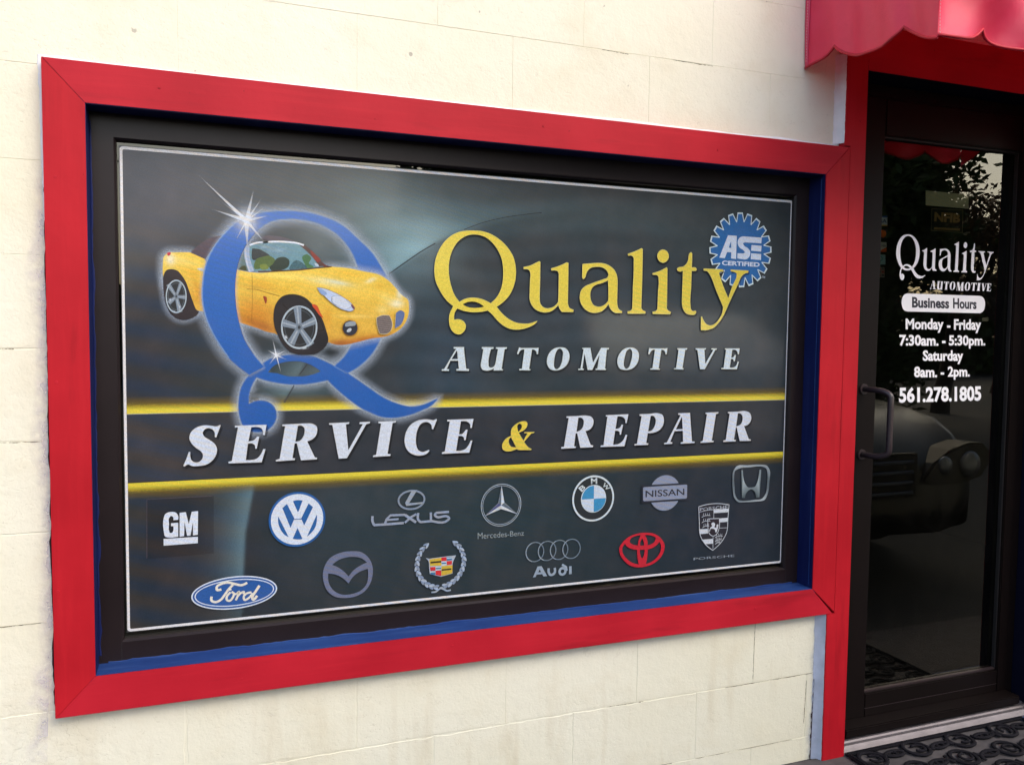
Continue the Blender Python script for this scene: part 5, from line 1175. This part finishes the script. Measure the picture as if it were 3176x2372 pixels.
for bx, by, k in ((215, 888, 1), (215, 970, 1), (225, 1045, .8), (412, 1195, .9), (412, 1250, .8), (415, 1295, .6)):
    A.stroke([U('E5', bx, by), U('E5', bx + 45 * k, by - 22), U('E5', bx + 95 * k, by - 30), U('E5', bx + 130 * k, by - 25)], .0014, wl)
    for t in (20, 50, 80, 108): A.stroke([U('E5', bx + t * k, by - 20), U('E5', bx + (t + 12) * k, by - 62)], .0011, wl)
put_text(A, 'PORSCHE', quad('E5', (92, 1496), (705, 1446), (705, 1480), (90, 1532)), C(150, 160, 172), .0)
A.build('emblem', film, 'dark crest emblem with a small horse shield')

# --- lettering on the glass door (cut vinyl on the outside of the pane)
DYV = DG - .0006
def UD(fr, x, y): return U(fr, x, y, DYV)
def cut(loops_list, name='letter', label=None, mat=None, y=DYV):
    A = Art(y)
    for lo, hs in loops_list: A.fill([lo] + hs, (1, 1, 1))
    return A.build(name, dglass, label, mat or CUT_VINYL)
src = LET['Quality']; allp = [p for lo, hs in src for p in lo]
sx0, sx1 = min(p[0] for p in allp), max(p[0] for p in allp); sz0, sz1 = min(p[1] for p in allp), max(p[1] for p in allp)
tx0, tx1 = UD('D1', 107, 480)[0], UD('D1', 1768, 510)[0]; tz1, tz0 = UD('D1', 340, 152)[1], UD('D1', 235, 933)[1]
mapq = lambda L: [(tx0 + (p[0] - sx0) / (sx1 - sx0) * (tx1 - tx0), tz0 + (p[1] - sz0) / (sz1 - sz0) * (tz1 - tz0)) for p in L]
def word_pts():
    for i, (lo, hs) in enumerate(src):
        yield mapq(lo), [mapq(h) for h in hs]
qp = list(word_pts()); cut(qp[:2]); [cut([q]) for q in qp[2:]]
for (lo, hs), (x0, x1, y0, y1) in zip(LET['AUT'], ((682, 782, 940, 1083), (808, 912, 948, 1090), (926, 1012, 952, 1092), (1022, 1118, 955, 1098), (1130, 1268, 962, 1108), (1278, 1372, 966, 1108), (1392, 1482, 972, 1110), (1480, 1556, 976, 1112), (1566, 1652, 982, 1116), (1646, 1732, 986, 1118))):
    X0, X1 = min(p[0] for p in lo), max(p[0] for p in lo); Z0, Z1 = min(p[1] for p in lo), max(p[1] for p in lo)
    ql = [UD('D1', x0, y0), UD('D1', x1, y0 + (x1 - x0) * .04), UD('D1', x1, y1 + (x1 - x0) * .04), UD('D1', x0, y1)]
    def m2(L):
        o = []
        for p in L:
            u, v = (p[0] - X0) / (X1 - X0), (p[1] - Z0) / (Z1 - Z0); q = [np.array(k) for k in ql]
            o.append(tuple((q[3] * (1 - u) + q[2] * u) * (1 - v) + (q[0] * (1 - u) + q[1] * u) * v))
        return o
    cut([(m2(lo), [m2(h) for h in hs])])
pill = path('D1', '295,1158* 1530,1198* 1590,1225 1622,1290 1622,1380 1600,1450 1540,1495* 300,1465* 240,1440 208,1370 208,1250 240,1185')
cl = [UD('P', 0, 0)]
def pathD(fr, s):
    out = []
    for t in s.split():
        c = t.endswith('*'); x, y = t.rstrip('*').split(','); out.append((UD(fr, float(x), float(y)), c))
    return smooth(out)
cut([(pathD('D1', '295,1158* 1530,1198* 1590,1225 1622,1290 1622,1380 1600,1450 1540,1495* 300,1465* 240,1440 208,1370 208,1250 240,1185'), [])], 'name_plate', 'white pill shaped panel behind the dark heading')
def line(txt, fr, tl, tr, br, bl, w, mat=CUT_VINYL, y=DYV):
    A = Art(y); put_text(A, txt, [U(fr, *q, y) for q in (tl, tr, br, bl)], (1, 1, 1), w); A.build('lettering', dglass, None, mat)
line('Business', 'D1', (378, 1215), (1012, 1238), (1012, 1418), (378, 1400), .036, CUT_DARK, DYV - .0002)
line('Hours', 'D1', (1078, 1235), (1480, 1252), (1480, 1428), (1078, 1415), .036, CUT_DARK, DYV - .0002)
line('Monday', 'D2', (262, 148), (888, 152), (888, 385), (262, 380), .034); line('-', 'D2', (945, 262), (1002, 262), (1002, 300), (945, 300), .02); line('Friday', 'D2', (1060, 158), (1508, 162), (1508, 390), (1060, 388), .034)
line('7:30am.', 'D2', (158, 415), (803, 420), (803, 603), (158, 600), .034); line('-', 'D2', (862, 516), (920, 516), (920, 556), (862, 556), .02); line('5:30pm.', 'D2', (975, 422), (1578, 428), (1578, 645), (975, 645), .034)
line('Saturday', 'D2', (545, 672), (1213, 672), (1213, 902), (545, 900), .034)
line('8am.', 'D2', (400, 940), (782, 942), (782, 1123), (400, 1122), .034); line('-', 'D2', (840, 1038), (898, 1038), (898, 1076), (840, 1076), .02); line('2pm.', 'D2', (958, 938), (1322, 938), (1322, 1160), (958, 1160), .034)
line('561.278.1805', 'D2', (152, 1283), (1510, 1258), (1510, 1510), (152, 1545), .036)

# --- stickers on the inside of the pane
SY = DG + .0016
def stick(name, pieces, texts=(), label=None):
    A = Art(SY)
    for fr, pts_, c_ in pieces: A.fill([U(fr, *q, SY) for q in pts_], C(*c_))
    for (txt, fr, q, c_, w) in texts: put_text(A, txt, [U(fr, *k, SY) for k in q], C(*c_), w)
    A.build(name, dglass, label)
def R4(x0, y0, x1, y1, s=.03): return [(x0, y0), (x1, y0 + (x1 - x0) * s), (x1, y1 + (x1 - x0) * s), (x0, y1)]
stick('sticker', [('D0', R4(270, 620, 412, 735), (205, 222, 240)), ('D0', R4(270, 620, 412, 640), (60, 100, 180)), ('D0', R4(270, 722, 412, 735), (226, 190, 90))], [('VISA', 'D0', R4(272, 655, 404, 702), (30, 60, 140), .03)], 'white card sticker with blue letters, highest of the column')
el_ = lambda x, y, rx, ry: [(x + rx * math.cos(t / 16 * 2 * math.pi), y + ry * math.sin(t / 16 * 2 * math.pi)) for t in range(16)]
stick('sticker', [('D0', R4(270, 775, 408, 880), (30, 34, 60)), ('D0', el_(310, 825, 38, 44), (214, 60, 30)), ('D0', el_(362, 828, 38, 44), (236, 130, 40))], (), 'dark sticker with two overlapping orange discs')
stick('sticker', [('D0', R4(265, 920, 403, 1030), (214, 222, 220)), ('D0', [(300, 1032), (403, 980), (403, 1034)], (226, 110, 50))], [('DISCOVER', 'D0', R4(270, 950, 398, 975), (30, 34, 50), .02)], 'white sticker with an orange corner')
stick('sticker', [('D0', R4(265, 1062, 390, 1175), (160, 204, 214))] + [('D0', el_(335, 1110, 24, 28), (60, 120, 150)), ('D0', el_(335, 1110, 17, 20), (160, 204, 214))], (), 'pale blue sticker with a ringed disc')
stick('sticker', [('D0', R4(262, 1205, 380, 1320), (170, 168, 160))] + [('D0', R4(268 + 38 * i, 1212 + 36 * j, 298 + 38 * i, 1238 + 36 * j), ((170, 60, 60) if (i + j) % 2 else (70, 76, 84))) for i in range(3) for j in range(3)], (), 'small chequered sticker, lowest of the column')
stick('notice', [('P', [(2871, 591), (3004, 604), (3004, 648), (2871, 637)], (226, 230, 206))], (), 'blank white strip high on the pane')
stick('sticker', [('P', [(2889, 646), (2988, 651), (2986, 723), (2887, 716)], (120, 112, 88)), ('P', [(2891, 648.5), (2986, 653.5), (2984, 720.5), (2889, 713.5)], (26, 24, 26)), ('P', [(2897, 705), (2977, 709), (2977, 716), (2897, 712)], (170, 140, 90))],
      [('NFIB', 'P', [(2899, 658), (2979, 663), (2977, 692), (2897, 687)], (180, 150, 96), .05)], 'dark membership sticker with gold letters under the blank strip')
# ------------------------------------------------------------------ the yard behind the viewer (seen in the glass)
LEAF = plain('green_leaves', rgb(70, 84, 40, .9), 0.6, 0, 0.3, 0.45, 3)
LEAF2 = plain('dry_brown_leaves', rgb(110, 84, 50, .9), 0.6, 0, 0.3, 0.45, 3)
BARK = plain('grey_bark', rgb(92, 80, 70, .8), 0.9, 0, 0.2, 0.3, 12, 0.6, 40)
def tree(label, x, y, h, spread, leaves, lmat, seed, leaf=.07, low=.25, depth=5, clump=.33, blob_=None):
    r = random.Random(seed); t = empty('tree', (x, y, GZ)); tag(t, label, 'tree')
    bm = bmesh.new(); tips = []
    def grow(p, d, L, rr, k):
        n = 4; pts_ = [p.copy()]; q = p.copy(); dd = d.copy()
        for i in range(n):
            dd = (dd + Vector((r.uniform(-.22, .22), r.uniform(-.22, .22), r.uniform(-.06, .16)))).normalized(); q = q + dd * L / n; pts_.append(q.copy())
        tube(bm, pts_, [rr * (1 - .42 * i / n) for i in range(n + 1)], 7 if k > 3 else 4, cap=False)
        if k <= 3: tips.extend(pts_[1:])
        if k == 0: return
        for j in range(3 if k > 2 else 2 + (r.random() < .6)):
            a = r.uniform(0, 6.283); el = r.uniform(.25, .95)
            side_v = Vector((math.cos(a), math.sin(a), 0)) * spread
            nd = (dd * (1 - el * .5) + side_v * el * .8 + Vector((0, 0, .18))).normalized()
            grow(pts_[-1 if j else -2], nd, L * r.uniform(.58, .78), rr * .56, k - 1)
    grow(Vector((x, y, GZ - .05)), Vector((r.uniform(-.08, .08), r.uniform(-.08, .08), 1)), h * low, h * .028, depth)
    bm_obj('trunk', bm, BARK, t, True)
    vs = []; fs = []; per = max(1, leaves // len(tips))
    for tp in tips:
        for _ in range(per):
            c = tp + Vector((r.gauss(0, clump), r.gauss(0, clump), r.gauss(0, clump * .8))); u = Vector((r.gauss(0, 1), r.gauss(0, 1), r.gauss(0, .6))).normalized(); w = u.orthogonal().normalized()
            s = leaf * r.uniform(.6, 1.4); o = len(vs); vs += [c - u * s, c + w * s * .45, c + u * s, c - w * s * .45]; fs.append((o, o + 1, o + 2, o + 3))
    if blob_:
        rx, ry, rz, zc, cnt = blob_; cl_ = []
        while len(cl_) < 130:
            v = Vector((r.uniform(-1, 1), r.uniform(-1, 1), r.uniform(-1, 1)))
            if .35 < v.length < 1: cl_.append(Vector((x + v.x * rx, y + v.y * ry, GZ + zc + v.z * rz)))
        for i in range(cnt):
            cc_ = cl_[i % 130]; c = cc_ + Vector((r.gauss(0, .33), r.gauss(0, .33), r.gauss(0, .26))); u = Vector((r.gauss(0, 1), r.gauss(0, 1), r.gauss(0, .6))).normalized(); w = u.orthogonal().normalized()
            s = leaf * r.uniform(.6, 1.4); o = len(vs); vs += [c - u * s, c + w * s * .45, c + u * s, c - w * s * .45]; fs.append((o, o + 1, o + 2, o + 3))
    mesh_obj('crown', vs, fs, lmat, t)
tree('dense dark leafy tree reflected high in the left of the door glass', 8.3, -8.8, 7, .6, 12000, LEAF, 3, .075, .25, blob_=(2.9, 2.3, 3.9, 3.5, 220000))
tree('leafy tree reflected at the upper right of the window film', 5.9, -9.6, 9.0, 1.0, 20000, LEAF, 8, .08, .25, blob_=(2.3, 2.2, 3.0, 4.6, 90000))
tree('half bare brown tree reflected in the right of the door glass', 12.6, -8.9, 6.2, 1.1, 2200, LEAF2, 21, .06, .22, 6, .22)
tree('slim half bare tree reflected behind the brown one', 18.4, -12.5, 6.5, 1.1, 2500, LEAF2, 34, .08, .25, 5, .3)
hb = bmesh.new(); HR = random.Random(4)
vs = []; fs = []
for i in range(60000):
    x = HR.uniform(-26, 44); hh = 3.0 + .7 * math.sin(x * .45) + .4 * math.sin(x * 1.3 + 1); z = GZ + hh * (HR.random() ** .8); y = -21 + HR.gauss(0, .6)
    u = Vector((HR.gauss(0, 1), HR.gauss(0, 1), HR.gauss(0, 1))).normalized(); w = u.orthogonal().normalized(); s = .2; o = len(vs); c = Vector((x, y, z))
    vs += [c - u * s, c + w * s * .6, c + u * s, c - w * s * .6]; fs.append((o, o + 1, o + 2, o + 3))
hd_ = mesh_obj('hedge', vs, fs, LEAF); tag(hd_, 'long dark hedge across the far side of the yard', 'hedge')
bm = bmesh.new(); add_box(bm, -26, 44, -22.2, -21.6, GZ, GZ + 2.2); bm_obj('hedge_wood', bm, BARK, hd_)
pl = empty('utility_pole', (4.6, -16, GZ)); tag(pl, 'tall wooden utility pole standing beyond the yard', 'utility pole')
bm = bmesh.new(); tube(bm, [(4.6, -16, GZ), (4.6, -16, GZ + 9)], [.15, .11], 10); bm_obj('pole', bm, BARK, pl, True)
box_obj('crossarm', (3.6, 5.6, -16.08, -15.94, GZ + 8.0, GZ + 8.14), BARK, pl)
for dx in (3.7, 4.4, 5.5):
    bi = bmesh.new(); tube(bi, [(dx, -16, GZ + 8.14), (dx, -16, GZ + 8.3)], .05, 8); bm_obj('insulator', bi, GASKET, pl)
bm = bmesh.new()
for z, y in ((8.3, -16), (7.4, -16.1), (5.1, -16.2)):
    tube(bm, [(x, y, GZ + z - .5 * math.sin((x + 40) / 90 * 3.14)) for x in np.linspace(-40, 50, 30)], .022, 4)
wl_ = bm_obj('power_line', bm, GASKET, None); tag(wl_, 'thin dark power lines strung from the utility pole', 'power line')

# parked car facing the wall, seen only as a reflection in the door
CARP = plain('dark_grey_car_paint', (0.011, 0.011, 0.010), 0.36, 0.3, 0.4, 0.05, 5, 0, 1, 0.4)
CARG = tinted_glass('car_glass', (0.06, 0.07, 0.07), 1.5)
CHR = plain('chrome', (0.07, 0.08, 0.11), 0.25, 1.0)
LENS = plain('lamp_reflector', (0.20, 0.22, 0.26), 0.2, 0.7, 0.5, 0.3, 30)
LENS_H = plain('lamp_housing', (0.035, 0.036, 0.034), 0.35, 0.2, 0.3, 0.3, 30)
car = empty('parked_car', (3.45, -3.4, GZ)); tag(car, 'dark grey car parked facing the wall, mirrored in the door glass', 'car')
cx0, yf = 3.45, -1.2
prof_ = [(0, .28, .60, .78), (0, .50, .66, .86), (.06, .66, .80, .90), (.30, .86, .86, .92), (.70, .95, .89, .93), (1.25, 1.02, .90, .94), (1.95, 1.46, .72, .95), (2.4, 1.58, .66, .95), (3.4, 1.60, .66, .95), (4.1, 1.40, .68, .94), (4.45, 1.02, .84, .92), (4.6, .80, .80, .88), (4.6, .30, .74, .84)]
bm = bmesh.new(); rows = []
for (d, z, wt_, wb) in prof_:
    y = yf - d; zb0 = .26
    row = [(-wb, min(z, .30)), (-wb - .01, min(z, .62)), (-(wb + wt_) / 2 - .02, min(z, .90)), (-wt_, z - .02), (-wt_ * .5, z + .01), (0, z + .02), (wt_ * .5, z + .01), (wt_, z - .02), ((wb + wt_) / 2 + .02, min(z, .90)), (wb + .01, min(z, .62)), (wb, min(z, .30))]
    bul = [.0, .0, .02, .03, .06, .08, .06, .03, .02, .0, .0] if d < .1 else [0] * 11
    rows.append([bm.verts.new((cx0 + a, y + b_ * (1 if d < .1 else 0), GZ + c)) for (a, c), b_ in zip(row, bul)])
for i in range(len(rows) - 1):
    for k in range(10): bm.faces.new((rows[i][k], rows[i][k + 1], rows[i + 1][k + 1], rows[i + 1][k]))
bm.faces.new(rows[0]); bm.faces.new(rows[-1][::-1])
bmesh.ops.recalc_face_normals(bm, faces=bm.faces[:]); bmesh.ops.subdivide_edges(bm, edges=bm.edges[:], cuts=1, smooth=.6, use_grid_fill=True)
bm_obj('body', bm, CARP, car, True)
for (a, b) in (((1.36, 1.10), (1.93, 1.46)),):
    vs = [(cx0 - .80, yf - a[0] + .02, GZ + a[1]), (cx0 + .80, yf - a[0] + .02, GZ + a[1]), (cx0 + .66, yf - b[0] + .03, GZ + b[1] + .03), (cx0 - .66, yf - b[0] + .03, GZ + b[1] + .03)]
    mesh_obj('windscreen', vs, [(0, 1, 2, 3)], CARG, car)
bm = bmesh.new()
for i in range(4): add_box(bm, cx0 - .34, cx0 + .34, yf + .085, yf + .11, GZ + .50 + i * .055, GZ + .52 + i * .055, .004, 1)
grl = bm_obj('grille', bm, CHR, car); box_obj('grille_backing', (cx0 - .38, cx0 + .38, yf + .06, yf + .088, GZ + .48, GZ + .72), GASKET, grl)
for s in (-1, 1):
    ctr = Vector((cx0 + s * .70, yf + .04, GZ + .60)); bm = bmesh.new()
    pts_ = [(ctr.x + s * a, ctr.z + b) for a, b in ((-.25, -.05), (-.12, -.075), (.06, -.07), (.20, -.04), (.255, .03), (.26, .10), (.20, .15), (.10, .155), (-.04, .12), (-.16, .05))]
    prism(bm, pts_ if s > 0 else pts_[::-1], yf + .055, yf - .1, .012); hl = bm_obj('headlight', bm, LENS_H, car)
    for (dx, rr) in ((-.08, .052), (.10, .078)):
        bm = bmesh.new(); bmesh.ops.create_uvsphere(bm, u_segments=16, v_segments=10, radius=rr)
        for v in bm.verts: v.co = Vector((v.co.x + ctr.x + s * dx, v.co.y * .5 + yf + .05, v.co.z + ctr.z + .035))
        bm_obj('lamp_reflector', bm, LENS, hl, True)
for dx in (-.80, .80):
    for dy in (.82, 3.65):
        bm = bmesh.new(); ring = [(cx0 + dx, yf - dy + .32 * math.cos(a), GZ + .33 + .32 * math.sin(a)) for a in np.linspace(0, 2 * math.pi, 24, endpoint=False)]
        bmesh.ops.create_cone(bm, cap_ends=True, segments=28, radius1=.33, radius2=.33, depth=.22, matrix=Matrix.Translation((cx0 + dx, yf - dy, GZ + .33)) @ Matrix.Rotation(rad(90), 4, 'Y'))
        wh_ = bm_obj('wheel', bm, GASKET, car)
        bm = bmesh.new(); bmesh.ops.create_cone(bm, cap_ends=True, segments=20, radius1=.20, radius2=.20, depth=.235, matrix=Matrix.Translation((cx0 + dx, yf - dy, GZ + .33)) @ Matrix.Rotation(rad(90), 4, 'Y')); bm_obj('rim', bm, CHR, wh_)
